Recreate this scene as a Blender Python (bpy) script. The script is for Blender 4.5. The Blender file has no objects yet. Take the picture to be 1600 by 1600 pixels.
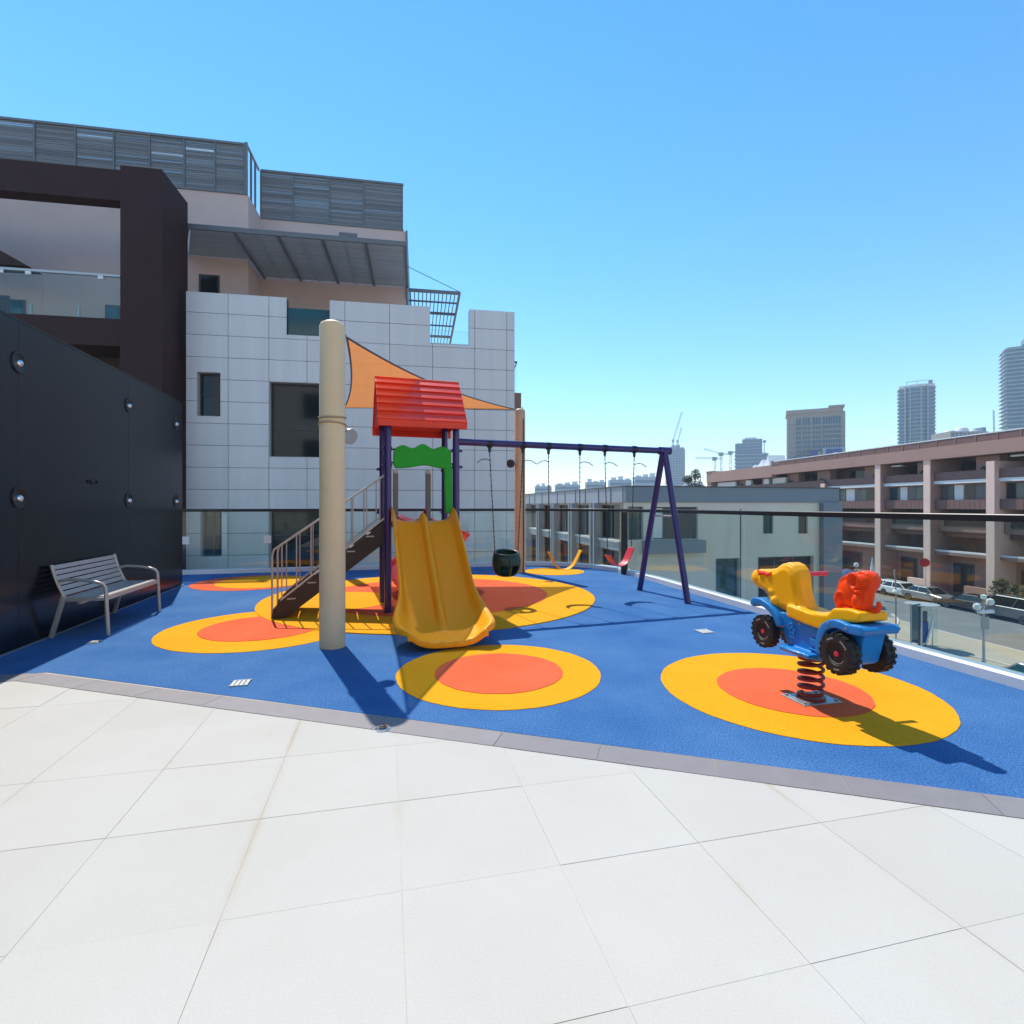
import bpy, bmesh, math, random
from mathutils import Vector, Matrix
R = math.radians
random.seed(7)
SC = bpy.context.scene
COL = SC.collection

# ------------------------------------------------------------------ camera, world, sun, exposure
cam_d = bpy.data.cameras.new('camera')
cam = bpy.data.objects.new('camera', cam_d); COL.objects.link(cam)
cam.location = (0, 0, 1.4); cam.rotation_euler = (R(90), 0, 0)
cam_d.sensor_width = 36.0; cam_d.lens = 36.0 * 830 / 1600
cam_d.shift_y = -10 / 1600
cam_d.clip_start = 0.05; cam_d.clip_end = 6000
SC.camera = cam

SUN_DROP = Vector((0.31, -0.57, -1.0))          # way the sunlight travels, per metre of fall
SUN_EL = math.atan(1 / math.hypot(0.31, 0.57))
SUN_AZ = math.atan2(-0.31, 0.57)                 # from +Y towards +X
world = bpy.data.worlds.new('World'); SC.world = world
world.use_nodes = True
nt = world.node_tree; nt.nodes.clear()
wo = nt.nodes.new('ShaderNodeOutputWorld'); bg = nt.nodes.new('ShaderNodeBackground')
sky = nt.nodes.new('ShaderNodeTexSky'); sky.sky_type = 'NISHITA'
sky.sun_disc = False; sky.sun_elevation = SUN_EL; sky.sun_rotation = SUN_AZ
sky.altitude = 0; sky.air_density = 1.0; sky.dust_density = 0.0; sky.ozone_density = 1.0
hsv = nt.nodes.new('ShaderNodeHueSaturation'); hsv.inputs['Hue'].default_value = 0.4915; hsv.inputs['Saturation'].default_value = 1.34
bg.inputs['Strength'].default_value = 0.103
nt.links.new(sky.outputs[0], hsv.inputs['Color']); nt.links.new(hsv.outputs[0], bg.inputs['Color'])
nt.links.new(bg.outputs[0], wo.inputs['Surface'])

sun_d = bpy.data.lights.new('sun', 'SUN'); sun_d.energy = 2.3; sun_d.angle = R(0.5); sun_d.color = (1.0, 0.935, 0.83)
sun = bpy.data.objects.new('sun', sun_d); COL.objects.link(sun)
sun.rotation_euler = SUN_DROP.to_track_quat('-Z', 'Y').to_euler(); sun.location = (0, 0, 60)

SC.view_settings.view_transform = 'Standard'; SC.view_settings.look = 'None'
SC.view_settings.exposure = 1.26; SC.view_settings.gamma = 1.0; SC.view_settings.use_curve_mapping = False
SC.render.engine = 'CYCLES'
SC.cycles.use_denoising = True
SC.cycles.max_bounces = 10; SC.cycles.transparent_max_bounces = 16; SC.cycles.volume_bounces = 0
SC.cycles.sample_clamp_indirect = 8.0; SC.cycles.caustics_reflective = False; SC.cycles.caustics_refractive = False

# ------------------------------------------------------------------ measuring helpers (f = 830 px, eye 1.4 m, horizon row 790)
T = R(13.3); CT, ST = math.cos(T), math.sin(T)
def BA(b, a): return Vector((b * CT - a * ST, b * ST + a * CT))      # terrace axes -> world
def G(px, py, z=0.0):
    d = 830 * (1.4 - z) / (py - 790); return Vector(((px - 800) / 830 * d, d))
def ray_line(px, o, d):                                              # distance along a ground line seen at column px
    k = (px - 800) / 830
    return (k * o[1] - o[0]) / (d[0] - k * d[1])

# ------------------------------------------------------------------ materials
def mat(name, col, rough=0.5, metal=0.0, spec=0.5, noise=0.0, nscale=8.0, var=0.0, bump=0.0, bscale=60.0, coat=0.0, col2=None, speck=0.0, sscale=300.0, detail=6.0, trans=0.0, weave=0.0, nvec=None):
    m = bpy.data.materials.new(name); m.use_nodes = True
    t = m.node_tree; p = t.nodes['Principled BSDF']
    p.inputs['Roughness'].default_value = rough; p.inputs['Metallic'].default_value = metal
    p.inputs['Specular IOR Level'].default_value = spec; p.inputs['Coat Weight'].default_value = coat
    p.inputs['Coat Roughness'].default_value = 0.08
    c = (*col, 1.0); p.inputs['Base Color'].default_value = c
    tc = t.nodes.new('ShaderNodeTexCoord')
    last = None
    def rgb(v): n = t.nodes.new('ShaderNodeRGB'); n.outputs[0].default_value = (*v, 1); return n.outputs[0]
    if noise or col2 or speck or var: last = rgb(col)
    if noise or col2:
        n = t.nodes.new('ShaderNodeTexNoise'); n.inputs['Scale'].default_value = nscale; n.inputs['Detail'].default_value = detail; n.inputs['Roughness'].default_value = 0.62
        if nvec:
            mpn = t.nodes.new('ShaderNodeMapping'); mpn.inputs['Scale'].default_value = nvec
            t.links.new(tc.outputs['Object'], mpn.inputs['Vector']); t.links.new(mpn.outputs[0], n.inputs['Vector'])
        else: t.links.new(tc.outputs['Object'], n.inputs['Vector'])
        mr = t.nodes.new('ShaderNodeMapRange'); mr.inputs[1].default_value = 0.3; mr.inputs[2].default_value = 0.7
        t.links.new(n.outputs['Fac'], mr.inputs[0])
        mx = t.nodes.new('ShaderNodeMix'); mx.data_type = 'RGBA'
        other = col2 if col2 else tuple(max(0, v * (1 - noise)) for v in col)
        t.links.new(mr.outputs[0], mx.inputs[0]); t.links.new(last, mx.inputs[6]); t.links.new(rgb(other), mx.inputs[7]); last = mx.outputs[2]
    if speck:
        n = t.nodes.new('ShaderNodeTexNoise'); n.inputs['Scale'].default_value = sscale; n.inputs['Detail'].default_value = 2
        t.links.new(tc.outputs['Object'], n.inputs['Vector'])
        mr = t.nodes.new('ShaderNodeMapRange'); mr.inputs[1].default_value = 0.35; mr.inputs[2].default_value = 0.65; mr.inputs[3].default_value = 1 - speck; mr.inputs[4].default_value = 1 + speck
        t.links.new(n.outputs['Fac'], mr.inputs[0])
        mx = t.nodes.new('ShaderNodeVectorMath'); mx.operation = 'SCALE'
        t.links.new(last, mx.inputs[0]); t.links.new(mr.outputs[0], mx.inputs[3]); last = mx.outputs[0]
    if var:
        oi = t.nodes.new('ShaderNodeObjectInfo')
        mr = t.nodes.new('ShaderNodeMapRange'); mr.inputs[3].default_value = 1 - var; mr.inputs[4].default_value = 1 + var
        t.links.new(oi.outputs['Random'], mr.inputs[0])
        mx = t.nodes.new('ShaderNodeVectorMath'); mx.operation = 'SCALE'
        t.links.new(last, mx.inputs[0]); t.links.new(mr.outputs[0], mx.inputs[3]); last = mx.outputs[0]
    if last: t.links.new(last, p.inputs['Base Color'])
    if bump:
        n = t.nodes.new('ShaderNodeTexNoise'); n.inputs['Scale'].default_value = bscale; n.inputs['Detail'].default_value = 4
        t.links.new(tc.outputs['Object'], n.inputs['Vector'])
        b = t.nodes.new('ShaderNodeBump'); b.inputs['Strength'].default_value = bump; b.inputs['Distance'].default_value = 0.01
        t.links.new(n.outputs['Fac'], b.inputs['Height']); t.links.new(b.outputs[0], p.inputs['Normal'])
    if trans:                                                        # cloth and leaves let light through
        tr = t.nodes.new('ShaderNodeBsdfTranslucent'); ms = t.nodes.new('ShaderNodeMixShader'); ms.inputs[0].default_value = trans
        if last: t.links.new(last, tr.inputs[0])
        else: tr.inputs[0].default_value = c
        t.links.new(p.outputs[0], ms.inputs[1]); t.links.new(tr.outputs[0], ms.inputs[2])
        if weave:
            tp = t.nodes.new('ShaderNodeBsdfTransparent'); m2 = t.nodes.new('ShaderNodeMixShader'); m2.inputs[0].default_value = weave
            t.links.new(ms.outputs[0], m2.inputs[1]); t.links.new(tp.outputs[0], m2.inputs[2]); ms = m2
        t.links.new(ms.outputs[0], t.nodes['Material Output'].inputs['Surface'])
    return m

def glass_mat(name, tint, refl=0.08, rough=0.0):
    m = bpy.data.materials.new(name); m.use_nodes = True; t = m.node_tree; t.nodes.remove(t.nodes['Principled BSDF'])
    out = t.nodes['Material Output']
    tr = t.nodes.new('ShaderNodeBsdfTransparent'); tr.inputs[0].default_value = (*tint, 1)
    gl = t.nodes.new('ShaderNodeBsdfGlossy'); gl.inputs['Roughness'].default_value = rough; gl.inputs['Color'].default_value = (1, 1, 1, 1)
    fr = t.nodes.new('ShaderNodeLayerWeight'); fr.inputs['Blend'].default_value = 0.5
    pw = t.nodes.new('ShaderNodeMath'); pw.operation = 'POWER'; pw.inputs[1].default_value = 4.5
    ad = t.nodes.new('ShaderNodeMath'); ad.operation = 'MULTIPLY_ADD'; ad.use_clamp = True; ad.inputs[1].default_value = 0.75; ad.inputs[2].default_value = refl
    t.links.new(fr.outputs['Facing'], pw.inputs[0])
    ms = t.nodes.new('ShaderNodeMixShader')
    t.links.new(pw.outputs[0], ad.inputs[0]); t.links.new(ad.outputs[0], ms.inputs[0]); t.links.new(tr.outputs[0], ms.inputs[1]); t.links.new(gl.outputs[0], ms.inputs[2]); t.links.new(ms.outputs[0], out.inputs['Surface'])
    return m

M = {}
M['tile'] = mat('tile', (0.525, 0.507, 0.470), 0.7, spec=0.12, col2=(0.49, 0.465, 0.418), nscale=1.1, var=0.022, speck=0.03, sscale=130, bump=0.02, bscale=90)
M['grout'] = mat('grout', (0.60, 0.53, 0.45), 0.9, noise=0.3, nscale=2.0)
M['kerb_stone'] = mat('kerb_stone', (0.245, 0.225, 0.232), 0.6, noise=0.12, nscale=6, var=0.05, bump=0.1)
M['rub_blue'] = mat('rub_blue', (0.030, 0.115, 0.31), 0.9, spec=0.12, col2=(0.066, 0.172, 0.37), nscale=1.1, speck=0.42, sscale=105, bump=0.22, bscale=190)
M['rub_yellow'] = mat('rub_yellow', (0.76, 0.32, 0.006), 0.9, spec=0.1, col2=(0.80, 0.36, 0.012), nscale=1.6, speck=0.10, sscale=140, bump=0.3, bscale=170)
M['rub_coral'] = mat('rub_coral', (0.70, 0.112, 0.040), 0.9, spec=0.1, col2=(0.74, 0.14, 0.058), nscale=1.8, speck=0.10, sscale=140, bump=0.3, bscale=170)
M['white_kerb'] = mat('white_kerb', (0.78, 0.76, 0.76), 0.5, noise=0.08, nscale=4)
M['rail_black'] = mat('rail_black', (0.008, 0.009, 0.012), 0.4)
M['glass'] = glass_mat('glass', (0.90, 0.955, 0.935), 0.03)
M['black_wall'] = mat('black_wall', (0.007, 0.010, 0.019), 0.22, spec=0.34, var=0.25, noise=0.4, nscale=1.6, nvec=(2, 2.5, .4), bump=0.02, bscale=12)
M['lamp_black'] = mat('lamp_black', (0.004, 0.004, 0.005), 0.35)
M['lamp_chrome'] = mat('lamp_chrome', (0.75, 0.78, 0.8), 0.12, metal=0.9)
M['bench'] = mat('bench', (0.52, 0.51, 0.50), 0.38, metal=0.35, noise=0.08, nscale=9)
M['bench_frame'] = mat('bench_frame', (0.52, 0.47, 0.42), 0.35, metal=0.4)
M['column'] = mat('column', (0.86, 0.62, 0.37), 0.55, spec=0.3, noise=0.10, nscale=3.5, bump=0.04, bscale=18)
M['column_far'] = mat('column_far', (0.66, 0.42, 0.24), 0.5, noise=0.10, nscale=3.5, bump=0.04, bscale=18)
M['bounce_white'] = mat('bounce_white', (0.78, 0.74, 0.67), 0.8, noise=0.06, nscale=0.5)
M['cloth'] = mat('cloth', (0.80, 0.27, 0.025), 0.85, spec=0.1, noise=0.12, nscale=14, bump=0.06, bscale=6, trans=0.55, weave=0.20)
M['strap'] = mat('strap', (0.40, 0.30, 0.17), 0.5)
M['cable'] = mat('cable', (0.12, 0.12, 0.12), 0.4, metal=0.6)
M['purple'] = mat('purple', (0.035, 0.016, 0.135), 0.32, coat=0.3, noise=0.1, nscale=5)
M['red_plastic'] = mat('red_plastic', (0.88, 0.040, 0.010), 0.34, coat=0.1, noise=0.08, nscale=4, bump=0.02, bscale=14)
M['yellow_plastic'] = mat('yellow_plastic', (0.97, 0.36, 0.001), 0.45, spec=0.22, coat=0.0, col2=(0.97, 0.385, 0.012), nscale=2.2, nvec=(7, .7, .7), bump=0.03, bscale=10)
M['rider_yellow'] = mat('rider_yellow', (0.95, 0.45, 0.003), 0.42, spec=0.3, coat=0.05, noise=0.06, nscale=6, bump=0.02, bscale=20)
M['green_plastic'] = mat('green_plastic', (0.008, 0.36, 0.015), 0.42, spec=0.3, coat=0.05, noise=0.1, nscale=4)
M['blue_plastic'] = mat('blue_plastic', (0.008, 0.21, 0.58), 0.4, spec=0.4, coat=0.1, noise=0.1, nscale=6)
M['orange_plastic'] = mat('orange_plastic', (0.93, 0.062, 0.003), 0.46, spec=0.22, coat=0.03, noise=0.08, nscale=6)
M['pink_red'] = mat('pink_red', (0.62, 0.03, 0.06), 0.4, coat=0.2)
M['dark_green'] = mat('dark_green', (0.002, 0.032, 0.024), 0.42, coat=0.1)
M['stair_rail'] = mat('stair_rail', (0.50, 0.45, 0.41), 0.4, metal=0.3)
M['stringer'] = mat('stringer', (0.026, 0.014, 0.012), 0.5, noise=0.2, nscale=8)
M['tread'] = mat('tread', (0.16, 0.17, 0.20), 0.45, noise=0.2, nscale=10)
M['deck_brown'] = mat('deck_brown', (0.27, 0.22, 0.20), 0.55, noise=0.15, nscale=8)
M['tyre'] = mat('tyre', (0.012, 0.011, 0.011), 0.6, noise=0.3, nscale=20)
M['tyre_mark'] = mat('tyre_mark', (0.6, 0.6, 0.58), 0.6)
M['rim'] = mat('rim', (0.30, 0.30, 0.29), 0.4, metal=0.6)
M['spring'] = mat('spring', (0.22, 0.018, 0.014), 0.4, spec=0.4)
M['steel'] = mat('steel', (0.40, 0.41, 0.43), 0.4, metal=0.6, noise=0.15, nscale=14)
M['dark_steel'] = mat('dark_steel', (0.05, 0.05, 0.055), 0.4, metal=0.5)
M['drain'] = mat('drain', (0.62, 0.62, 0.60), 0.5, noise=0.2, nscale=30)
# buildings
M['clad'] = mat('clad', (0.75, 0.75, 0.755), 0.42, var=0.03, noise=0.09, nscale=1.0, nvec=(3.2, 3.2, .22), bump=0.012, bscale=1.2)
M['joint'] = mat('joint', (0.07, 0.08, 0.10), 0.7)
M['reveal'] = mat('reveal', (0.55, 0.52, 0.50), 0.6)
M['win_dark'] = mat('win_dark', (0.016, 0.024, 0.030), 0.06, spec=0.4, noise=0.4, nscale=1.2)
M['win_teal'] = mat('win_teal', (0.010, 0.085, 0.10), 0.08, spec=0.6, noise=0.4, nscale=1.0)
M['win_curtain'] = mat('win_curtain', (0.11, 0.115, 0.12), 0.35, noise=0.25, nscale=2.5)
M['frame_dark'] = mat('frame_dark', (0.05, 0.055, 0.06), 0.4)
M['frame_light'] = mat('frame_light', (0.5, 0.52, 0.53), 0.4, metal=0.3)
M['pink_beige'] = mat('pink_beige', (0.70, 0.51, 0.46), 0.8, noise=0.10, nscale=0.8, bump=0.1, bscale=40)
M['portal'] = mat('portal', (0.048, 0.019, 0.020), 0.65, spec=0.3, noise=0.22, nscale=0.9, bump=0.05, bscale=30)
M['portal_dark'] = mat('portal_dark', (0.035, 0.02, 0.018), 0.7)
M['gold_wall'] = mat('gold_wall', (0.21, 0.12, 0.075), 0.7, noise=0.1, nscale=2)
M['louvre'] = mat('louvre', (0.22, 0.225, 0.235), 0.5, var=0.22)
M['louvre_post'] = mat('louvre_post', (0.17, 0.18, 0.19), 0.45)
M['canopy'] = mat('canopy', (0.42, 0.48, 0.52), 0.5, var=0.08)
M['grey_band'] = mat('grey_band', (0.20, 0.245, 0.29), 0.55, noise=0.08, nscale=0.6)
M['grey_light'] = mat('grey_light', (0.38, 0.41, 0.45), 0.6, noise=0.08, nscale=0.6)
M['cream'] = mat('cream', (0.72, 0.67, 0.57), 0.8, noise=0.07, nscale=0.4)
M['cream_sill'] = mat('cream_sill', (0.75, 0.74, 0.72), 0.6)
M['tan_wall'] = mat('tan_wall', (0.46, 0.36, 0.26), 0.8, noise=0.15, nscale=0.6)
M['brown_grille'] = mat('brown_grille', (0.11, 0.095, 0.08), 0.6)
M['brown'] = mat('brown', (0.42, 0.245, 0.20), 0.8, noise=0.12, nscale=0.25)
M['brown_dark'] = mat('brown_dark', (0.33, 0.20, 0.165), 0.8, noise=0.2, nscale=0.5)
M['pier_lit'] = mat('pier_lit', (0.82, 0.575, 0.485), 0.8, noise=0.08, nscale=0.6)  # sun on the pier fronts is painted in as a lighter tone
M['brown_rail'] = mat('brown_rail', (0.20, 0.105, 0.09), 0.7, noise=0.15, nscale=1.5)
M['void'] = mat('void', (0.018, 0.018, 0.022), 0.5)
M['roof_white'] = mat('roof_white', (0.74, 0.74, 0.74), 0.6)
M['tower_glass'] = mat('tower_glass', (0.018, 0.13, 0.23), 0.25, noise=0.3, nscale=0.1)
M['tower_slab'] = mat('tower_slab', (0.30, 0.40, 0.47), 0.6)
M['tower_stone'] = mat('tower_stone', (0.34, 0.30, 0.26), 0.7, noise=0.06, nscale=0.05)
M['tower_shell'] = mat('tower_shell', (0.14, 0.25, 0.33), 0.7)
M['sign_blue'] = mat('sign_blue', (0.01, 0.05, 0.25), 0.5)
M['crane'] = mat('crane', (0.20, 0.30, 0.33), 0.6)
M['concrete'] = mat('concrete', (0.46, 0.45, 0.43), 0.8, noise=0.15, nscale=0.3)
# street
M['sand'] = mat('sand', (0.36, 0.29, 0.21), 0.95, noise=0.2, nscale=0.15)
M['asphalt'] = mat('asphalt', (0.19, 0.195, 0.19), 0.9, noise=0.25, nscale=0.5, speck=0.1, sscale=30)
M['pave'] = mat('pave', (0.43, 0.36, 0.27), 0.9, noise=0.15, nscale=0.6)
M['kerb'] = mat('kerb', (0.55, 0.50, 0.44), 0.9)
M['paint_white'] = mat('paint_white', (0.78, 0.78, 0.76), 0.3, coat=0.6)
M['paint_silver'] = mat('paint_silver', (0.36, 0.37, 0.38), 0.3, metal=0.5, coat=0.6)
M['paint_dark'] = mat('paint_dark', (0.018, 0.016, 0.016), 0.25, coat=0.8)
M['paint_grey'] = mat('paint_grey', (0.13, 0.14, 0.15), 0.3, metal=0.4, coat=0.7)
M['car_glass'] = mat('car_glass', (0.012, 0.018, 0.02), 0.04, spec=0.7)
M['car_teal'] = mat('car_teal', (0.02, 0.085, 0.09), 0.06, spec=0.6)
M['light_red'] = mat('light_red', (0.5, 0.01, 0.01), 0.3)
M['light_clear'] = mat('light_clear', (0.75, 0.75, 0.72), 0.15)
M['sign_red'] = mat('sign_red', (0.60, 0.012, 0.02), 0.5)
M['globe'] = mat('globe', (0.80, 0.80, 0.78), 0.3)
M['parasol_blue'] = mat('parasol_blue', (0.02, 0.07, 0.17), 0.8)
M['bark'] = mat('bark', (0.10, 0.07, 0.05), 0.9)
M['leaf'] = mat('leaf', (0.060, 0.075, 0.020), 0.6, var=0.0, noise=0.5, nscale=2.5, trans=0.25)
M['leaf_far'] = mat('leaf_far', (0.04, 0.065, 0.045), 0.7, noise=0.5, nscale=0.6, trans=0.2)
M['hedge'] = mat('hedge', (0.035, 0.075, 0.02), 0.7, noise=0.5, nscale=2, trans=0.2)

# brownish staining along some of the paving joints
def stain(m):
    t = m.node_tree; p = t.nodes['Principled BSDF']; src = p.inputs['Base Color'].links[0].from_socket
    tc = t.nodes.new('ShaderNodeTexCoord'); mp = t.nodes.new('ShaderNodeMapping'); mp.inputs['Rotation'].default_value = (0, 0, -T)
    t.links.new(tc.outputs['Object'], mp.inputs['Vector']); sx = t.nodes.new('ShaderNodeSeparateXYZ'); t.links.new(mp.outputs[0], sx.inputs[0])
    def op(kind, a, b=None, clamp=False):
        n = t.nodes.new('ShaderNodeMath'); n.operation = kind; n.use_clamp = clamp
        for i, v in enumerate((a, b)):
            if v is None: continue
            if isinstance(v, (int, float)): n.inputs[i].default_value = v
            else: t.links.new(v, n.inputs[i])
        return n.outputs[0]
    def near(ax, o, st, wd):
        f = op('FRACT', op('DIVIDE', op('SUBTRACT', ax, o), st)); d = op('ABSOLUTE', op('SUBTRACT', f, .5))          # .5 at the joint
        return op('MULTIPLY', op('SUBTRACT', d, .5 - wd), 1 / wd, True)
    nz = t.nodes.new('ShaderNodeTexNoise'); nz.inputs['Scale'].default_value = 1.15; nz.inputs['Detail'].default_value = 5; t.links.new(tc.outputs['Object'], nz.inputs['Vector'])
    n2 = t.nodes.new('ShaderNodeTexNoise'); n2.inputs['Scale'].default_value = 9; n2.inputs['Detail'].default_value = 4; t.links.new(tc.outputs['Object'], n2.inputs['Vector'])
    blot = op('MULTIPLY', op('SUBTRACT', nz.outputs['Fac'], .50), 5.0, True)
    j = op('MAXIMUM', near(sx.outputs[0], .055, .603, .05), op('MULTIPLY', near(sx.outputs[1], 1.97, .60, .022), .6))
    fac = op('MULTIPLY', op('MULTIPLY', j, blot), op('MULTIPLY', n2.outputs['Fac'], 1.2), True)
    sp = t.nodes.new('ShaderNodeTexVoronoi'); sp.inputs['Scale'].default_value = 2.3; t.links.new(tc.outputs['Object'], sp.inputs['Vector'])
    dot = op('LESS_THAN', op('ADD', sp.outputs['Distance'], op('MULTIPLY', n2.outputs['Fac'], .02)), .026)
    mx = t.nodes.new('ShaderNodeMix'); mx.data_type = 'RGBA'; t.links.new(fac, mx.inputs[0]); t.links.new(src, mx.inputs[6]); mx.inputs[7].default_value = (.42, .34, .23, 1)
    m2 = t.nodes.new('ShaderNodeMix'); m2.data_type = 'RGBA'; t.links.new(op('MULTIPLY', dot, .45), m2.inputs[0]); t.links.new(mx.outputs[2], m2.inputs[6]); m2.inputs[7].default_value = (.16, .14, .11, 1)
    t.links.new(m2.outputs[2], p.inputs['Base Color'])
stain(M['tile'])
# ------------------------------------------------------------------ mesh building
class MB:
    def __init__(s): s.v = []; s.f = []
    def add(s, vs, fs):
        n = len(s.v); s.v += [tuple(p) for p in vs]; s.f += [tuple(i + n for i in q) for q in fs]; return s
    def hexa(s, c):
        return s.add(c, [(0, 3, 2, 1), (4, 5, 6, 7), (0, 1, 5, 4), (1, 2, 6, 5), (2, 3, 7, 6), (3, 0, 4, 7)])
    def box(s, x0, x1, y0, y1, z0, z1):
        return s.hexa([(x0, y0, z0), (x1, y0, z0), (x1, y1, z0), (x0, y1, z0), (x0, y0, z1), (x1, y0, z1), (x1, y1, z1), (x0, y1, z1)])
    def bar(s, p0, p1, w, h, up=(0, 0, 1)):
        p0, p1 = Vector(p0), Vector(p1); d = (p1 - p0).normalized(); sd = d.cross(Vector(up))
        if sd.length < 1e-4: sd = d.cross(Vector((1, 0, 0)))
        sd.normalize(); u = sd.cross(d).normalized(); sd *= w / 2; u *= h / 2
        return s.hexa([p0 - sd - u, p0 + sd - u, p1 + sd - u, p1 - sd - u, p0 - sd + u, p0 + sd + u, p1 + sd + u, p1 - sd + u])
    def tube(s, pts, r, n=12, caps=True, closed=False):
        pts = [Vector(p) for p in pts]; m = len(pts); rr = r if isinstance(r, (list, tuple)) else [r] * m
        ref = None; base = len(s.v)
        for i, p in enumerate(pts):
            if closed: d = pts[(i + 1) % m] - pts[i - 1]
            else: d = pts[min(i + 1, m - 1)] - pts[max(i - 1, 0)]
            d.normalize()
            if ref is None: ref = d.orthogonal().normalized()
            ref = (ref - d * ref.dot(d)).normalized(); b = d.cross(ref)
            for k in range(n):
                a = 2 * math.pi * k / n; s.v.append(tuple(p + (ref * math.cos(a) + b * math.sin(a)) * rr[i]))
        for i in range(m if closed else m - 1):
            j = (i + 1) % m
            for k in range(n):
                k2 = (k + 1) % n; s.f.append((base + i * n + k, base + i * n + k2, base + j * n + k2, base + j * n + k))
        if caps and not closed:
            s.f.append(tuple(base + k for k in reversed(range(n)))); s.f.append(tuple(base + (m - 1) * n + k for k in range(n)))
        return s
    def prism(s, poly, f0, f1):
        """poly: 2-D points; f0, f1: functions turning a 2-D point into the two 3-D caps"""
        n = len(poly); base = len(s.v)
        s.v += [tuple(f0(p)) for p in poly] + [tuple(f1(p)) for p in poly]
        s.f.append(tuple(base + i for i in reversed(range(n)))); s.f.append(tuple(base + n + i for i in range(n)))
        for i in range(n): j = (i + 1) % n; s.f.append((base + i, base + j, base + n + j, base + n + i))
        return s
    def slab(s, poly, z0, z1): return s.prism(poly, lambda p: (p[0], p[1], z0), lambda p: (p[0], p[1], z1))
    def lathe(s, prof, c, ax, n=24):
        """prof: [(radius, along axis)]"""
        c = Vector(c); ax = Vector(ax).normalized(); u = ax.orthogonal().normalized(); w = ax.cross(u); base = len(s.v); m = len(prof)
        for r, h in prof:
            for k in range(n):
                a = 2 * math.pi * k / n; s.v.append(tuple(c + ax * h + (u * math.cos(a) + w * math.sin(a)) * max(r, 1e-4)))
        for i in range(m - 1):
            for k in range(n):
                k2 = (k + 1) % n; s.f.append((base + i * n + k, base + i * n + k2, base + (i + 1) * n + k2, base + (i + 1) * n + k))
        s.f.append(tuple(base + k for k in reversed(range(n)))); s.f.append(tuple(base + (m - 1) * n + k for k in range(n)))
        return s
    def grid(s, rows):
        base = len(s.v); m = len(rows); n = len(rows[0])
        for r in rows: s.v += [tuple(p) for p in r]
        for i in range(m - 1):
            for k in range(n - 1): s.f.append((base + i * n + k, base + i * n + k + 1, base + (i + 1) * n + k + 1, base + (i + 1) * n + k))
        return s
    def mesh(s, name, material, smooth=False):
        me = bpy.data.meshes.new(name); me.from_pydata(s.v, [], s.f)
        bm = bmesh.new(); bm.from_mesh(me); bmesh.ops.recalc_face_normals(bm, faces=bm.faces); bm.to_mesh(me); bm.free()
        if material: me.materials.append(material)
        if smooth:
            for p in me.polygons: p.use_smooth = True
            me.set_sharp_from_angle(angle=R(40))
        return me
    def build(s, name, material, parent=None, smooth=False, bevel=0.0, bseg=2, solid=0.0, sub=0):
        o = bpy.data.objects.new(name, s.mesh(name, M[material] if isinstance(material, str) else material, smooth)); COL.objects.link(o)
        if parent: o.parent = parent
        if solid:
            d = o.modifiers.new('solid', 'SOLIDIFY'); d.thickness = solid; d.offset = 0
        if sub:
            d = o.modifiers.new('sub', 'SUBSURF'); d.levels = sub; d.render_levels = sub
        if bevel:
            d = o.modifiers.new('bevel', 'BEVEL'); d.width = bevel; d.segments = bseg; d.limit_method = 'ANGLE'; d.angle_limit = R(35)
        return o

def tag(o, label=None, cat=None, group=None, kind=None):
    if label: o['label'] = label
    if cat: o['category'] = cat
    if group: o['group'] = group
    if kind: o['kind'] = kind
    return o
def thing(name, label, cat, loc=(0, 0, 0), rz=0.0, group=None, kind=None):
    o = bpy.data.objects.new(name, None); COL.objects.link(o); o.location = loc; o.rotation_euler = (0, 0, rz); o.empty_display_size = 0.2
    return tag(o, label, cat, group, kind)
def inst(src, parent, loc=None, rz=None, scale=None):                 # one copied piece sharing its mesh
    c = src.copy(); COL.objects.link(c); c.parent = parent
    if loc is not None: c.location = loc
    if rz is not None: c.rotation_euler = (0, 0, rz)
    if scale is not None: c.scale = scale
    return c
def copy_tree(o, parent=None):
    kids = list(o.children)
    c = o.copy(); COL.objects.link(c); c.parent = parent
    for k in kids: copy_tree(k, c)
    return c
def blob(name, material, prims, parent, voxel=0.01, smooth=6, keep=None):
    """one smooth moulded body out of overlapping solids"""
    bm = bmesh.new()
    for p in prims:
        if p[0] == 'ell':
            _, c, r = p; g = bmesh.ops.create_icosphere(bm, subdivisions=3, radius=1.0, matrix=Matrix.Translation(c) @ Matrix.Diagonal((*r, 1)))
        else:
            mb = p[1]; vs = [bm.verts.new(v) for v in mb.v]
            fs = []
            for f in mb.f:
                try: fs.append(bm.faces.new([vs[i] for i in f]))
                except ValueError: pass
            bmesh.ops.recalc_face_normals(bm, faces=fs)
    me = bpy.data.meshes.new(name + '_raw'); bm.to_mesh(me); bm.free()
    o = bpy.data.objects.new(name, me); COL.objects.link(o)
    d = o.modifiers.new('r', 'REMESH'); d.mode = 'VOXEL'; d.voxel_size = voxel
    d = o.modifiers.new('s', 'SMOOTH'); d.iterations = smooth; d.factor = 0.5
    dg = bpy.context.evaluated_depsgraph_get(); dg.update()
    m2 = bpy.data.meshes.new_from_object(o.evaluated_get(dg)); m2.name = name
    o.modifiers.clear(); o.data = m2; m2.materials.clear(); m2.materials.append(M[material])
    for p in m2.polygons: p.use_smooth = True
    o.parent = parent
    return o
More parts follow.
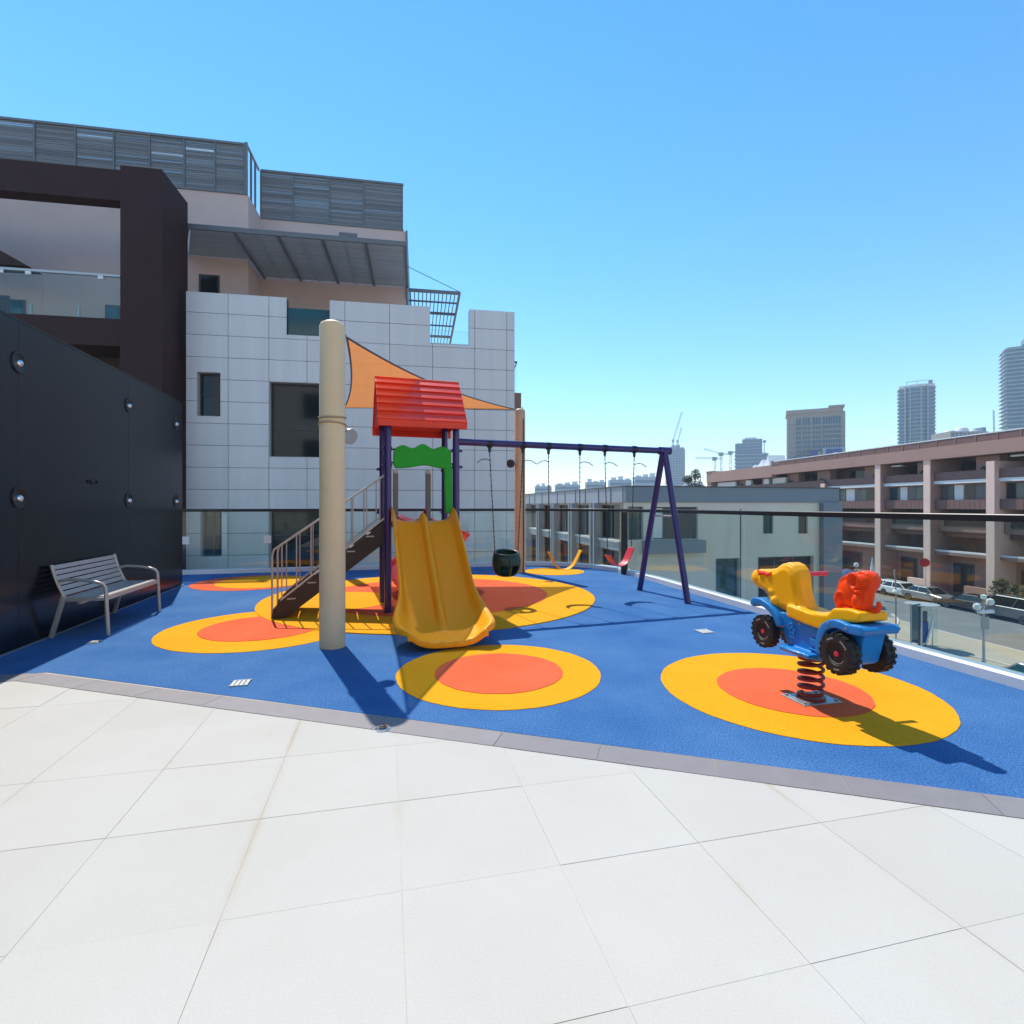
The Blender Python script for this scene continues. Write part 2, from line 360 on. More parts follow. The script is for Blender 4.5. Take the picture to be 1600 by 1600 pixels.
def clip(poly, n, c):                                                 # keep n.p <= c
    out = []
    for i in range(len(poly)):
        p, q = poly[i], poly[(i + 1) % len(poly)]
        dp, dq = n[0] * p[0] + n[1] * p[1] - c, n[0] * q[0] + n[1] * q[1] - c
        if dp <= 0: out.append(p)
        if dp * dq < 0:
            t = dp / (dp - dq); out.append((p[0] + (q[0] - p[0]) * t, p[1] + (q[1] - p[1]) * t))
    return out
def area(p): return abs(sum(p[i][0] * p[(i + 1) % len(p)][1] - p[(i + 1) % len(p)][0] * p[i][1] for i in range(len(p)))) / 2
def rects_minus(u0, u1, z0, z1, holes):
    us = sorted({u0, u1} | {min(max(h[k], u0), u1) for h in holes for k in (0, 1)}); zs = sorted({z0, z1} | {min(max(h[k], z0), z1) for h in holes for k in (2, 3)})
    out = []
    for a, b in zip(us, us[1:]):
        for c, d in zip(zs, zs[1:]):
            if b - a < 1e-4 or d - c < 1e-4: continue
            mu, mz = (a + b) / 2, (c + d) / 2
            if not any(h[0] < mu < h[1] and h[2] < mz < h[3] for h in holes): out.append((a, b, c, d))
    return out
def disc(cx, cy, r, n=72, a0=0.0, wob=0.0):
    return [(cx + r * math.cos(2 * math.pi * k / n), cy + r * math.sin(2 * math.pi * k / n)) for k in range(n)]

def leaves(lobes, n, size, seed, name, m, parent):
    rnd = random.Random(seed); mb = MB()
    for _ in range(n):
        c, r = lobes[rnd.randrange(len(lobes))]
        d = Vector((rnd.gauss(0, 1), rnd.gauss(0, 1), rnd.gauss(0, 1))).normalized() * (rnd.random() ** .45)
        p = Vector(c) + Vector((d.x * r[0], d.y * r[1], d.z * r[2]))
        a = Vector((rnd.gauss(0, 1), rnd.gauss(0, 1), rnd.gauss(0, 1))).normalized(); b = a.orthogonal().normalized(); s = size * rnd.uniform(.6, 1.4)
        mb.add([p - a * s, p + b * s * .45, p + a * s, p - b * s * .45], [(0, 1, 2, 3)])
    return mb.build(name, m, parent)
# ================================================================== the terrace (setting)
# edge of the paving: a slanted line, bent near the black wall; everything in terrace axes (b, a)
K1, K2 = (-2.875, 5.040), (2.863, 1.734)            # lower edge of the grey strip
kd = Vector((K2[0] - K1[0], K2[1] - K1[1])).normalized(); kn = Vector((-kd.y, kd.x))      # kn points to the blue side
STRIP = 0.20
def kline(off): return kn.x * K1[0] + kn.y * K1[1] + off                                  # kn.p = this
WALL_B, R_B, FAR_A = -3.5, 4.70, 12.0
# rim of the terrace inside the white upstand
rim = [(R_B, -8.3), (R_B, -3.0), (R_B, 3.0), (R_B + .01, 6.0), (R_B + .05, 7.6), (R_B + .08, 8.8), (R_B + .05, 9.8)]
for k in range(1, 9):
    a = math.pi / 2 * k / 9; rim.append((R_B - 1.85 + 1.9 * math.cos(a), FAR_A - 1.9 + 1.9 * math.sin(a)))
rim += [(2.85, FAR_A), (0.0, FAR_A), (-4.0, FAR_A), (-9.0, FAR_A)]
def off_path(path, d):                                                                    # to the outside (right of travel is outside here)
    out = []
    for i, p in enumerate(path):
        a, b = path[max(i - 1, 0)], path[min(i + 1, len(path) - 1)]
        t = Vector((b[0] - a[0], b[1] - a[1])).normalized(); out.append((p[0] + t.y * d, p[1] - t.x * d))
    return out
W = lambda p: tuple(BA(*p))

# blue rubber floor
kz = [(K1[0] + kd.x * 9.5 , K1[1] + kd.y * 9.5)]
b_r = kline(STRIP)
def k_at(b, off): return (b, (kline(off) - kn.x * b) / kn.y)
blue = [(WALL_B - 4, K1[1] + .2), (K1[0] + .1, K1[1] + .2)] + [k_at(R_B, STRIP - .01)] + [p for p in off_path(rim, .05) if p[1] > 0.9] + [(-9.0, K1[1] + .2)]
floor_o = MB().slab([W(p) for p in blue], -0.30, 0.0).build('rubber_floor', 'rub_blue'); tag(floor_o, kind='structure')
# sub-base under paving and strip, then the block that carries the terrace
base = [(WALL_B - .6, -8.4), (R_B + .02, -8.4), k_at(R_B + .02, STRIP + .02), (K1[0] + .12, K1[1] + .23), (WALL_B - .6, K1[1] + .23)]
pave_o = MB().slab([W(p) for p in base], -0.30, -0.0022).build('paving', 'grout'); tag(pave_o, kind='structure')
pod = [(-16, -16)] + [(R_B + .3, -16)] + [p for p in off_path(rim, .3)] + [(-16, FAR_A + .3)]
tag(MB().slab([W(p) for p in pod], -7.62, -0.302).build('podium', 'concrete'), kind='structure')

# paving tiles, cut along the stone strip
B0, A0, ST_B, ST_A, GAP = 0.055, 1.970, 0.603, 0.600, 0.0011
for i in range(-7, 9):
    for j in range(-6, 7):
        b0, b1, a0, a1 = B0 + ST_B * i + GAP, B0 + ST_B * (i + 1) - GAP, A0 + ST_A * j + GAP, A0 + ST_A * (j + 1) - GAP
        p = [(b0, a0), (b1, a0), (b1, a1), (b0, a1)]
        p = clip(p, (kn.x, kn.y), kline(-0.003)); p = clip(p, (0, 1), K1[1] - .003) if p else p
        p = clip(p, (-1, 0), -(WALL_B + .02)) if p else p; p = clip(p, (1, 0), R_B) if p else p
        if len(p) < 3 or area(p) < 0.004: continue
        dz = random.uniform(-.0012, .0004)
        MB().slab([W(q) for q in p], -0.02, dz).build('tile', 'tile', pave_o)
MB().slab([W(p) for p in ((WALL_B + .02, -8.4), (R_B, -8.4), (R_B, A0 - ST_A * 6 - .003), (WALL_B + .02, A0 - ST_A * 6 - .003))], -0.02, 0).build('rear_paving', 'tile', pave_o)
# grey stone strip: pieces along the slanted edge, then one bent towards the wall
joints = [0.0, .62, 1.24, 1.86]
for px, py in ((600, 1124), (782, 1150), (937, 1172), (1117, 1198), (1322, 1226), (1556, 1262)):
    g = G(px, py); q = (g.x * CT + g.y * ST, -g.x * ST + g.y * CT); joints.append((q[0] - K1[0]) * kd.x + (q[1] - K1[1]) * kd.y)
joints = sorted(joints); joints = [j for i, j in enumerate(joints) if i == 0 or j - joints[i - 1] > .3]
while joints[-1] < 9.5: joints.append(joints[-1] + .62)
for s0, s1 in zip(joints, joints[1:]):
    q = [(K1[0] + kd.x * (s + e) + kn.x * o, K1[1] + kd.y * (s + e) + kn.y * o) for s, e, o in ((s0, .002, 0), (s1, -.002, 0), (s1, -.002, STRIP - .003), (s0, .002, STRIP - .003))]
    q = clip(q, (1, 0), R_B)
    if len(q) > 2: MB().slab([W(p) for p in q], -0.02, 0.002).build('kerb_stone', 'kerb_stone', pave_o)
q = [(WALL_B, K1[1]), (K1[0] - .003, K1[1]), (K1[0] + kn.x * (STRIP - .003) - .003, K1[1] + kn.y * (STRIP - .003)), (K1[0] - .08, K1[1] + STRIP), (WALL_B, K1[1] + STRIP)]
MB().slab([W(p) for p in q], -0.02, 0.002).build('kerb_stone', 'kerb_stone', pave_o)

# coloured rubber patches: sheets laid 4 mm over one another
def wob(cx, cy, r):
    p = [random.uniform(0, 6.28) for _ in range(4)]
    return [(cx + (r + .002 * math.sin(3 * a + p[0]) + .0015 * math.sin(7 * a + p[1]) + .0015 * math.sin(17 * a + p[2]) + .0012 * math.sin(41 * a + p[3])) * math.cos(a), cy + (r + .002 * math.sin(3 * a + p[0]) + .0015 * math.sin(7 * a + p[1]) + .0015 * math.sin(17 * a + p[2]) + .0012 * math.sin(41 * a + p[3])) * math.sin(a)) for a in [2 * math.pi * k / 180 for k in range(180)]]
def patch(cx, cy, r, col, lvl, name): MB().slab(wob(cx, cy, r), -0.004, 0.004 * lvl).build(name, col, floor_o)
Y_, C_ = 'rub_yellow', 'rub_coral'
patch(-.11, 4.48, .85, Y_, 1, 'yellow_circle'); patch(-.11, 4.47, .535, C_, 2, 'coral_circle')
patch(2.15, 4.06, .975, Y_, 1, 'yellow_circle'); patch(2.12, 4.03, .525, C_, 2, 'coral_circle')
patch(-2.86, 6.08, 1.05, Y_, 1, 'yellow_circle'); patch(-2.86, 6.10, .65, C_, 2, 'coral_circle')
patch(-1.227, 8.236, 2.486, Y_, 3, 'yellow_circle'); patch(-1.20, 8.37, 1.75, C_, 4, 'coral_circle'); patch(-2.5, 7.74, .75, Y_, 5, 'yellow_circle')
patch(-4.73, 9.7, 1.0, C_, 1, 'coral_circle'); patch(-4.55, 9.75, .80, Y_, 2, 'yellow_circle')
patch(.90, 11.3, .63, Y_, 1, 'yellow_circle')

# white upstand along the rim
def rail_sweep(name, matname, path, prof, parent=None, kind=None):
    """prof: [(outwards, z)] closed section swept along a path in terrace axes"""
    rows = []
    offs = {o: off_path(path, o) for o, _ in prof}
    for i in range(len(path)): rows.append([(*W(offs[o][i]), z) for o, z in prof] + [(*W(offs[prof[0][0]][i]), prof[0][1])])
    o = MB().grid(rows).build(name, matname, parent)
    if kind: tag(o, kind=kind)
    return o
def densify(path, step=.25):
    out = [path[0]]
    for p, q in zip(path, path[1:]):
        n = max(1, int(math.hypot(q[0] - p[0], q[1] - p[1]) / step)); out += [(p[0] + (q[0] - p[0]) * k / n, p[1] + (q[1] - p[1]) * k / n) for k in range(1, n + 1)]
    return out
RP = densify(rim)
rail_sweep('parapet_kerb', 'white_kerb', RP, [(0, -.02), (0, .078), (.008, .085), (.17, .085), (.17, -.35), (.02, -.35)], kind='structure')

# glass balustrade
bal = thing('glass_balustrade', 'frameless clear glass balustrade with a black handrail around the playground edge', 'balustrade', (*W((R_B, 3.0)), 0))
def local(o, v): return Vector(v) - Vector(o.location)
def b_sweep(name, matname, path, prof):
    rows = []; offs = {o: off_path(path, o) for o, _ in prof}
    for i in range(len(path)): rows.append([local(bal, (*W(offs[o][i]), z)) for o, z in prof] + [local(bal, (*W(offs[prof[0][0]][i]), prof[0][1]))])
    return MB().grid(rows).build(name, matname, bal)
b_sweep('handrail', 'rail_black', RP, [(.055, 1.272), (.055, 1.325), (.062, 1.332), (.098, 1.332), (.105, 1.325), (.105, 1.272)])
cum = [0.0]
for p, q in zip(RP, RP[1:]): cum.append(cum[-1] + math.hypot(q[0] - p[0], q[1] - p[1]))
def along(s):
    for i in range(len(RP) - 1):
        if cum[i + 1] >= s:
            t = (s - cum[i]) / (cum[i + 1] - cum[i]); return (RP[i][0] + (RP[i + 1][0] - RP[i][0]) * t, RP[i][1] + (RP[i + 1][1] - RP[i][1]) * t)
    return RP[-1]
s0 = 0.0; off0 = (8.3 + 6.39) % 1.84
edges = [0.0] + [off0 + 1.84 * k for k in range(40) if off0 + 1.84 * k < cum[-1] - .3] + [cum[-1]]
for a, b in zip(edges, edges[1:]):
    n = max(2, int((b - a) / .3)); path = [along(a + .006 + (b - a - .012) * k / n) for k in range(n + 1)]
    b_sweep('glass_panel', 'glass', path, [(.072, .07), (.072, 1.285), (.088, 1.285), (.088, .07)])
g = BA(4.72, 10.02)
MB().slab([(g.x + dx - bal.location.x, g.y + dy - bal.location.y) for dx, dy in ((-.06, -.05), (.06, -.05), (.06, .05), (-.06, .05))], 0, 1.27).build('post', 'rail_black', bal)
for b in (-3.986, -2.437):
    p = local(bal, (*W((b, 12.069)), 0)); u = BA(1, 0) * .07; v = BA(0, -.003)
    MB().hexa([(p.x + u.x * s + v.x * t, p.y + u.y * s + v.y * t, z) for z in (.61, .77) for s, t in ((-1, 1), (1, 1), (1, 0), (-1, 0))]).build('sticker', 'globe', bal)

# ================================================================== black wall, lamps, bench
def bmat(b, a, z=0): v = BA(b, a); return (v.x, v.y, z)
wall = thing('panelled_wall', 'tall dark navy metal panelled wall behind the bench', 'wall', bmat(WALL_B, 5.0), T)
# local: x = towards the playground (b), y = along the wall (a)
MB().box(-.16, -.02, -13.4, 5.44, -.02, 3.19).build('core', 'black_wall', wall)
ys = [-13.4, -11.5, -9, -6.0, -3.4, -1.1, 1.16, 3.44, 5.45]
for y0, y1 in zip(ys, ys[1:]):
    MB().box(-.02, 0, y0 + .0015, y1 - .0015, .03, 3.2).build('panel', 'black_wall', wall, bevel=.002, bseg=1)
MB().box(-.17, .004, -13.4, 5.46, 3.2, 3.225).build('capping', 'black_wall', wall)
MB().box(.001, .028, -13.4, 5.45, -.01, .012).build('skirting', 'steel', wall)
where = ['before the bench', 'just beyond the bench', 'nearest the railing']
for row, z in (('upper', 2.80), ('lower', 1.48)):
    for i, a in enumerate((6.16, 8.44, 10.15)):
        l = thing('wall_lamp', f'round black lamp with silver dome, {row} row, ' + where[i], 'wall lamp', bmat(WALL_B, a, z), T, 'round lamps on the black wall')
        MB().lathe([(.108, 0), (.106, .010), (.098, .014), (.088, .012), (.070, .004), (.001, .003)], (0, 0, 0), (1, 0, 0), 32).build('ring', 'lamp_black', l, True)
        MB().lathe([(.036, .003), (.035, .016), (.028, .032), (.015, .040), (.001, .042)], (0, -.004, -.01), (1, 0, 0), 20).build('dome', 'lamp_chrome', l, True)
lp = thing('wall_fitting', 'small dark latch plate on the black wall above the bench', 'fitting', bmat(WALL_B, 7.51, 1.69), T)
MB().box(0, .008, -.10, .10, -.02, .02).build('plate', 'dark_steel', lp)
for y in (-.07, .07): MB().lathe([(.022, 0), (.022, .02), (.001, .022)], (.008, y, 0), (1, 0, 0), 12).build('knob', 'lamp_black', lp)

bench = thing('park_bench', 'grey slatted metal bench with curved armrests against the black wall', 'bench', bmat(-3.5, 6.57), T)
BL = 1.37                                                             # local: x out from wall, y along the wall
def back_pt(t): return Vector((.168 - .115 * t - .012 * math.sin(t * 3), 0, .43 + .34 * t))
for k in range(6):
    t0, t1 = .03 + k * .163, .03 + k * .163 + .135
    p, q = back_pt(t0), back_pt(t1); mb = MB()
    nrm = (q - p).cross(Vector((0, 1, 0))).normalized() * .016
    mb.hexa([p + Vector((0, .035, 0)), p + Vector((0, BL - .035, 0)), p + Vector((0, BL - .035, 0)) + nrm, p + Vector((0, .035, 0)) + nrm, q + Vector((0, .035, 0)), q + Vector((0, BL - .035, 0)), q + Vector((0, BL - .035, 0)) + nrm, q + Vector((0, .035, 0)) + nrm])
    mb.build('slat', 'bench', bench, bevel=.004)
for k in range(6):
    x = .165 + k * .062
    MB().box(x, x + .054, .035, BL - .035, .405 - .006 * math.sin(k / 5 * 3.14), .425 - .006 * math.sin(k / 5 * 3.14)).build('slat', 'bench', bench, bevel=.004)
for y in (.018, BL - .018):
    MB().tube([back_pt(t / 8) + Vector((0, y - 0, 0)) for t in range(0, 9)] , .017, 8).build('back_frame', 'bench_frame', bench, True)
    MB().bar((.05, y, .0), (.165, y, .44), .04, .045, (0, 1, 0)).build('leg', 'bench_frame', bench, bevel=.006)
    arm = [(.12, y, .60), (.2, y, .612), (.35, y, .60), (.47, y, .575), (.52, y, .555), (.548, y, .52), (.555, y, .46), (.560, y, .3), (.575, y, 0)]
    MB().tube(arm[:6] + arm[6:], [.017] * 6 + [.019, .02, .021], 10).build('armrest', 'bench_frame', bench, True)
    MB().bar((.13, y, .395), (.56, y, .395), .03, .035).build('rail', 'bench_frame', bench, bevel=.004)
MB().box(.545, .562, .03, BL - .03, .375, .428).build('front_rail', 'bench_frame', bench, bevel=.004)
MB().bar((.3, .03, .36), (.3, BL - .03, .36), .03, .03).build('stretcher', 'bench_frame', bench)

# floor grates and the round floor lamp
def grate(px, py, label, s=.055):
    g = G(px, py); t = thing('floor_grate', label, 'grate', (g.x, g.y, .001), T, 'square floor grates in the blue rubber')
    MB().box(-s, s, -s, s, -.01, .003).build('plate', 'dark_steel', t)
    for k in range(4):
        a0 = -s + 2 * s * k / 4
        MB().box(a0 + .002, a0 + 2 * s / 4 - .006, -s + .004, s - .004, .003, .007).build('bar', 'drain', t)
    for sgn in (-1, 1): MB().box(-s - .003, s + .003, sgn * s - .004, sgn * s + .004, 0, .009).build('rim', 'drain', t)
grate(376, 1068, 'small square white grate in blue rubber near the grey stone strip', .066)
grate(1101, 987, 'small square white grate in blue rubber between swing leg and spring rider', .075)
grate(148, 1004, 'small square white grate in wall shade below the bench', .05)
g = G(598, 1139); t = thing('floor_lamp', 'small round steel lamp set into the grey stone strip', 'floor lamp', (g.x, g.y, .002))
MB().lathe([(.047, -.01), (.047, .006), (.042, .010), (.030, .009), (.028, .004), (.001, .004)], (0, 0, 0), (0, 0, 1), 28).build('ring', 'lamp_chrome', t, True)
MB().lathe([(.022, 0), (.020, .010), (.001, .012)], (0, 0, 0), (0, 0, 1), 16).build('lens', 'lamp_black', t, True)

# ================================================================== shade sail on three columns
C1, C2, C3 = Vector((-1.785, 5.28, 0)), Vector((-3.62, 11.1, 0)), Vector((.165, 11.1, 0))
def column(c, h, r, label, m):
    t = thing('shade_column', label, 'column', c, 0, 'columns carrying the shade sail')
    prof = [(r, 0), (r, h - .05), (r - .015, h - .02), (r - .05, h)]
    MB().lathe(prof, (0, 0, 0), (0, 0, 1), 40).build('shaft', m, t, True)
    MB().lathe([(.02, 0), (.02, .03), (.012, .04), (.001, .042)], (.05, 0, h - .008), (0, 0, 1), 12).build('eye_bolt', 'bench', t, True)
    return t
t = column(C1, 3.225, .124, 'thick cream round column in front of the stairs with two strap rings', 'column')
for z, tilt in ((2.275, .012), (2.205, -.012)):
    MB().tube([(.128 * math.cos(a), .128 * math.sin(a), z + tilt * math.sin(a)) for a in [2 * math.pi * k / 40 for k in range(40)]], .010, 8, closed=True).build('strap', 'strap', t, True)
fl = MB().lathe([(.03, -.05), (.075, -.03), (.082, .0), (.078, .012), (.001, .012)], (.150, .09, 2.10), (.75, -.6, -.25), 24).build('floodlight', 'steel', t, True)
MB().bar((.05, .1, 2.2), (.14, .12, 2.11), .02, .02).build('bracket', 'dark_steel', fl)
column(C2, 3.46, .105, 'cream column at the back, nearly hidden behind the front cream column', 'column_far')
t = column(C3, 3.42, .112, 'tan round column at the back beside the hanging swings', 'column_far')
MB().tube([(.075, -.095, 0), (.075, -.095, 3.2)], .014, 8).build('conduit', 'cable', t, True)
fl = MB().lathe([(.03, -.06), (.085, -.04), (.092, .0), (.085, .015), (.001, .015)], (-.2, -.12, 2.27), (-.6, -.8, -.1), 24).build('floodlight', 'dark_steel', t, True)
MB().bar((-.2, -.08, 2.27), (.0, -.05, 2.30), .03, .03).build('bracket', 'steel', fl)

PA, PB, PC = Vector((-1.655, 5.32, 3.085)), Vector((-3.47, 11.0, 3.43)), Vector((.05, 11.02, 3.40))
sail = thing('shade_sail', 'orange triangular shade sail stretched between the three columns', 'shade sail', (PA + PB + PC) / 3)
o0 = sail.location.copy(); N = 26; idx = {}; sv = []; sf = []
def sail_pt(a, b, c):
    p = PA * a + PB * b + PC * c
    for w1, w2, e1, e2, op, s in ((a, b, PA, PB, PC, .10), (b, c, PB, PC, PA, .03), (a, c, PA, PC, PB, .36)):
        if w1 + w2 > 1e-6:
            d = (op - (e1 + e2) / 2).normalized(); p = p + d * s * 4 * w1 * w2 * (w1 + w2) ** 1.5
    p = p + Vector((0, 0, -.22)) * (27 * a * b * c) * .4
    return p - o0
for i in range(N + 1):
    for j in range(N + 1 - i):
        idx[i, j] = len(sv); sv.append(tuple(sail_pt(1 - (i + j) / N, i / N, j / N)))
for i in range(N):
    for j in range(N - i):
        sf.append((idx[i, j], idx[i + 1, j], idx[i, j + 1]))
        if i + j < N - 1: sf.append((idx[i + 1, j], idx[i + 1, j + 1], idx[i, j + 1]))
mb = MB(); mb.add(sv, sf); mb.build('cloth', 'cloth', sail, True)
for fn in (lambda t: (1 - t, t, 0), lambda t: (0, 1 - t, t), lambda t: (1 - t, 0, t)):
    MB().tube([sail_pt(*fn(k / 24)) for k in range(25)], .012, 6).build('hem', 'cable', sail, True)
for p, q in ((PA, C1 + Vector((.11, .03, 3.12))), (PB, C2 + Vector((.09, -.03, 3.44))), (PC, C3 + Vector((-.09, -.02, 3.41)))):
    MB().tube([p - o0, q - o0], .010, 6).build('turnbuckle', 'steel', sail, True)
# ================================================================== play structure (local: x right along the front, y back, z up)
TH = R(18.5)
ps = thing('play_structure', 'play tower with red roof, yellow double slide, stairs and a purple swing beam', 'play structure', (-1.608, 6.88, 0), TH)
PR = .046
for x, y in ((0, 0), (.9, 0), (0, .78), (.9, .78)):
    p = MB().lathe([(PR, 0), (PR, 2.62)], (x, y, 0), (0, 0, 1), 20).build('post', 'purple', ps, True)
    for z in ((1.92, 2.14) if y == 0 else (1.3, 1.92)):
        MB().lathe([(PR + .011, -.022), (PR + .011, .022)], (x, y, z), (0, 0, 1), 20).build('clamp', 'purple', p, True)
        s = -1 if x == 0 else 1
        MB().lathe([(.018, 0), (.018, .035), (.010, .042)], (x + s * PR, y, z), (s, 0, 0), 10).build('bolt', 'purple', p, True)
dk = MB().box(.03, .87, .0, .80, 1.12, 1.175).build('deck', 'deck_brown', ps, bevel=.006)
for k in range(5): MB().box(.04, .86, .02 + k * .155, .165 + k * .155, 1.175, 1.183).build('deck_board', 'deck_brown', dk)

# roof: two slopes of stepped planks
RX0, RX1 = -.135, 1.02
ridge_y, ridge_z, eave_y, eave_z = .39, 3.13, -.13, 2.50
roof = MB().prism([(eave_y + .05, eave_z), (ridge_y, ridge_z - .035), (.86, eave_z), (.82, eave_z), (ridge_y, ridge_z - .10), (eave_y + .09, eave_z)], lambda p: (RX0 + .02, p[0], p[1]), lambda p: (RX1 - .02, p[0], p[1])).build('roof', 'red_plastic', ps)
def slope(t, sgn):                                                    # gently bulging slope
    y = ridge_y + (eave_y - ridge_y) * t * (1 if sgn > 0 else -1); z = ridge_z + (eave_z - ridge_z) * (t ** 1.12)
    return Vector((0, y, z))
for sgn in (1, -1):
    for k in range(6):
        p, q = slope(k / 6 + (.0 if k else .0), sgn), slope((k + 1.12) / 6, sgn)
        d = (q - p).normalized(); n = Vector((0, -d.z, d.y)) * (-1 if sgn > 0 else 1)
        if n.z < 0: n = -n
        poly = [p + n * .004, p + n * .016, q + n * .034, q + n * .042 - d * .012, q - n * .0]
        poly = [p, p + n * .014, q + n * .030 - d * .02, q + n * .034, q]
        MB().prism([(v.y, v.z) for v in poly], lambda c: (RX0, c[0], c[1]), lambda c: (RX1, c[0], c[1])).build('roof_plank', 'red_plastic', roof, bevel=.007, bseg=3)
    e = slope(1.0, sgn)
    MB().box(RX0, RX1, e.y - .022, e.y + .022, eave_z - .085, eave_z + .01).build('eave_board', 'red_plastic', roof, bevel=.008)
MB().tube([(RX0 - .004, ridge_y, ridge_z + .004), (RX1 + .004, ridge_y, ridge_z + .004)], .028, 10).build('ridge_cap', 'red_plastic', roof, True)
for x in (RX0 + .03, RX1 - .05):
    MB().prism([(eave_y + .06, eave_z), (ridge_y, ridge_z - .04), (.85, eave_z)], lambda p, x=x: (x, p[0], p[1]), lambda p, x=x: (x + .02, p[0], p[1])).build('gable_board', 'red_plastic', roof)

# green wavy panel on the front, green side barrier
pts = []
n = 40
for k in range(n + 1):
    u = k / n; x = .07 + .76 * u
    pts.append((x, 2.165 + .022 * math.cos((u - .5) * 6 * math.pi * .98) + .026 * math.exp(-((u - .5) / .2) ** 2) + (-.05 if k in (0, n) else 0)))
low = []
for k in range(n + 1):
    u = k / n; x = .07 + .76 * u
    low.append((x, 1.895 + .03 * math.exp(-((u - .55) / .2) ** 2) - .008 * math.cos(u * 6.28) + (.05 if k in (0, n) else 0)))
gp = MB().prism(pts + low[::-1], lambda p: (p[0], -.035, p[1]), lambda p: (p[0], .035, p[1])).build('front_panel', 'green_plastic', ps, bevel=.014, bseg=3)
for z in (1.96, 2.13):
    for x in (.04, .80): MB().tube([(x, 0, z), (x + .06, 0, z)], .012, 8).build('pin', 'lamp_black', gp, True)
MB().prism([(.752, 1.30), (.848, 1.30), (.845, 1.93), (.735, 1.93)], lambda p: (p[0], -.030, p[1]), lambda p: (p[0], .030, p[1])).build('panel_leg', 'green_plastic', ps, bevel=.012, bseg=3)
# brown boards either side of the back opening
for x in (.15, .62):
    MB().prism([(.70, 1.18), (.84, 1.18), (.84, 1.93), (.70, 1.86)], lambda p, x=x: (x, p[0], p[1]), lambda p, x=x: (x + .062, p[0], p[1])).build('entry_board', 'deck_brown', ps, bevel=.006)

# yellow double slide
def sweep_rows(path, sect):
    rows = []
    for i in range(len(path)):
        p = Vector(path[i][:3]); a = Vector(path[max(i - 1, 0)][:3]); b = Vector(path[min(i + 1, len(path) - 1)][:3])
        d = (b - a).normalized(); sd = d.cross(Vector((0, 0, 1))).normalized(); up = sd.cross(d).normalized()
        rows.append([p + sd * x + up * z for x, z in sect(i)])
    return rows
def smooth_curve(ctrl, n):
    out = []
    for i in range(len(ctrl) - 1):
        p0, p1, p2, p3 = (Vector(ctrl[max(i - 1, 0)]), Vector(ctrl[i]), Vector(ctrl[i + 1]), Vector(ctrl[min(i + 2, len(ctrl) - 1)]))
        for k in range(n):
            t = k / n; out.append(.5 * ((2 * p1) + (p2 - p0) * t + (2 * p0 - 5 * p1 + 4 * p2 - p3) * t * t + (3 * p1 - p0 - 3 * p2 + p3) * t ** 3))
    out.append(Vector(ctrl[-1])); return out
SX = -.055
path = smooth_curve([(.45, .06, 1.185), (.45, -.10, 1.165), (.449, -.22, 1.085), (.44, -.60, .78), (.43, -1.0, .46), (.425, -1.28, .255), (.415, -1.48, .160), (.405, -1.64, .118), (.395, -1.78, .100), (.39, -1.90, .090), (.387, -1.97, .085)], 5)
NPT = len(path); Y_END = -1.985
def cross(i):
    s = i / (NPT - 1); y = path[i].y
    run = min(1.0, max(0, (-y - 1.05) / .55))                         # widening towards the foot
    run = run * run * (3 - 2 * run)
    w = .392 + .058 * run
    h = .175 + (.03 * (1 - s / .13) if s < .13 else 0) - .02 * run
    v = min(.93, max(0.0, (-y - 1.74) / .255)); cs = (1 - v ** 2.4) ** (1 / 2.4)   # rounded corners seen from above
    w -= .20 * (1 - cs); h = .050 + (h - .050) * cs
    hd = .115 * (1 - min(1.0, max(0, (-y - 1.30) / .42)))
    lip = (.022 + .036 * run) * (.25 + .75 * cs); bowl = .10 * run
    half = [(w + lip, h - (.04 + .03 * run) * cs), (w + lip * .95, h - .014), (w + lip * .5, h + .004), (w + .004, h), (w - .012 - bowl * .18, h * .80), (w - .022 - bowl * .5, h * .45), (w - .045 - bowl * .75, h * .17), (w - .085 - bowl * .9, .020), (w * .52, .004), (w * .40, .0), (.085, .004), (.05, .010), (.034, max(hd * .55, .004)), (.024, hd * .9), (.012, hd)]
    return [(-x, z) for x, z in half] + [(0, hd + .002)] + half[::-1]
rows = sweep_rows(path, cross)
last = rows[-1]
for fwd, t in ((.018, .12), (.028, .40), (.030, .72), (.026, .95)):   # the edge rolls down at the nose
    rows.append([Vector((p.x + (.387 - p.x) * fwd * .6, p.y - fwd, p.z + (min(p.z, .03 + .085 * min(1, abs(p.x - .387) / .36) ** 4) - p.z) * t)) for p in last])
sl = MB().grid(rows).build('slide', 'yellow_plastic', ps, True, solid=.014, sub=1); sl['label'] = 'yellow two-lane slide'
for x in (.2, .62): MB().bar((x, -1.0, 0.0), (x, -1.0, .42), .04, .04).build('slide_leg', 'purple', ps)

# red spiral slide at the back: leaves the deck, turns right and comes round to the left
hel = [(.385, .74, 1.175), (.42, .95, 1.12), (.62, 1.2, 1.02), (.95, 1.42, .90), (1.27, 1.72, .78), (1.27, 2.05, .66), (1.02, 2.27, .54), (.68, 2.2, .43), (.45, 1.95, .33), (.38, 1.6, .22), (.38, 1.25, .15), (.40, 1.05, .13)]
rp = smooth_curve(hel, 5)
def rcross(i):
    w = .20; h = .17
    half = [(w + .03, h - .04), (w + .03, h - .008), (w + .012, h + .004), (w, h - .01), (w - .02, h * .4), (w - .06, .05), (w - .12, .01)]
    return [(-x, z) for x, z in half] + [(0, 0)] + half[::-1]
rs = MB().grid(sweep_rows(rp, rcross)).build('slide', 'red_plastic', ps, True, solid=.014, sub=1); rs['label'] = 'red curved slide at the back of the tower'
MB().lathe([(.04, 0), (.04, .52)], (1.0, 2.25, 0), (0, 0, 1), 14).build('slide_leg', 'purple', ps, True)

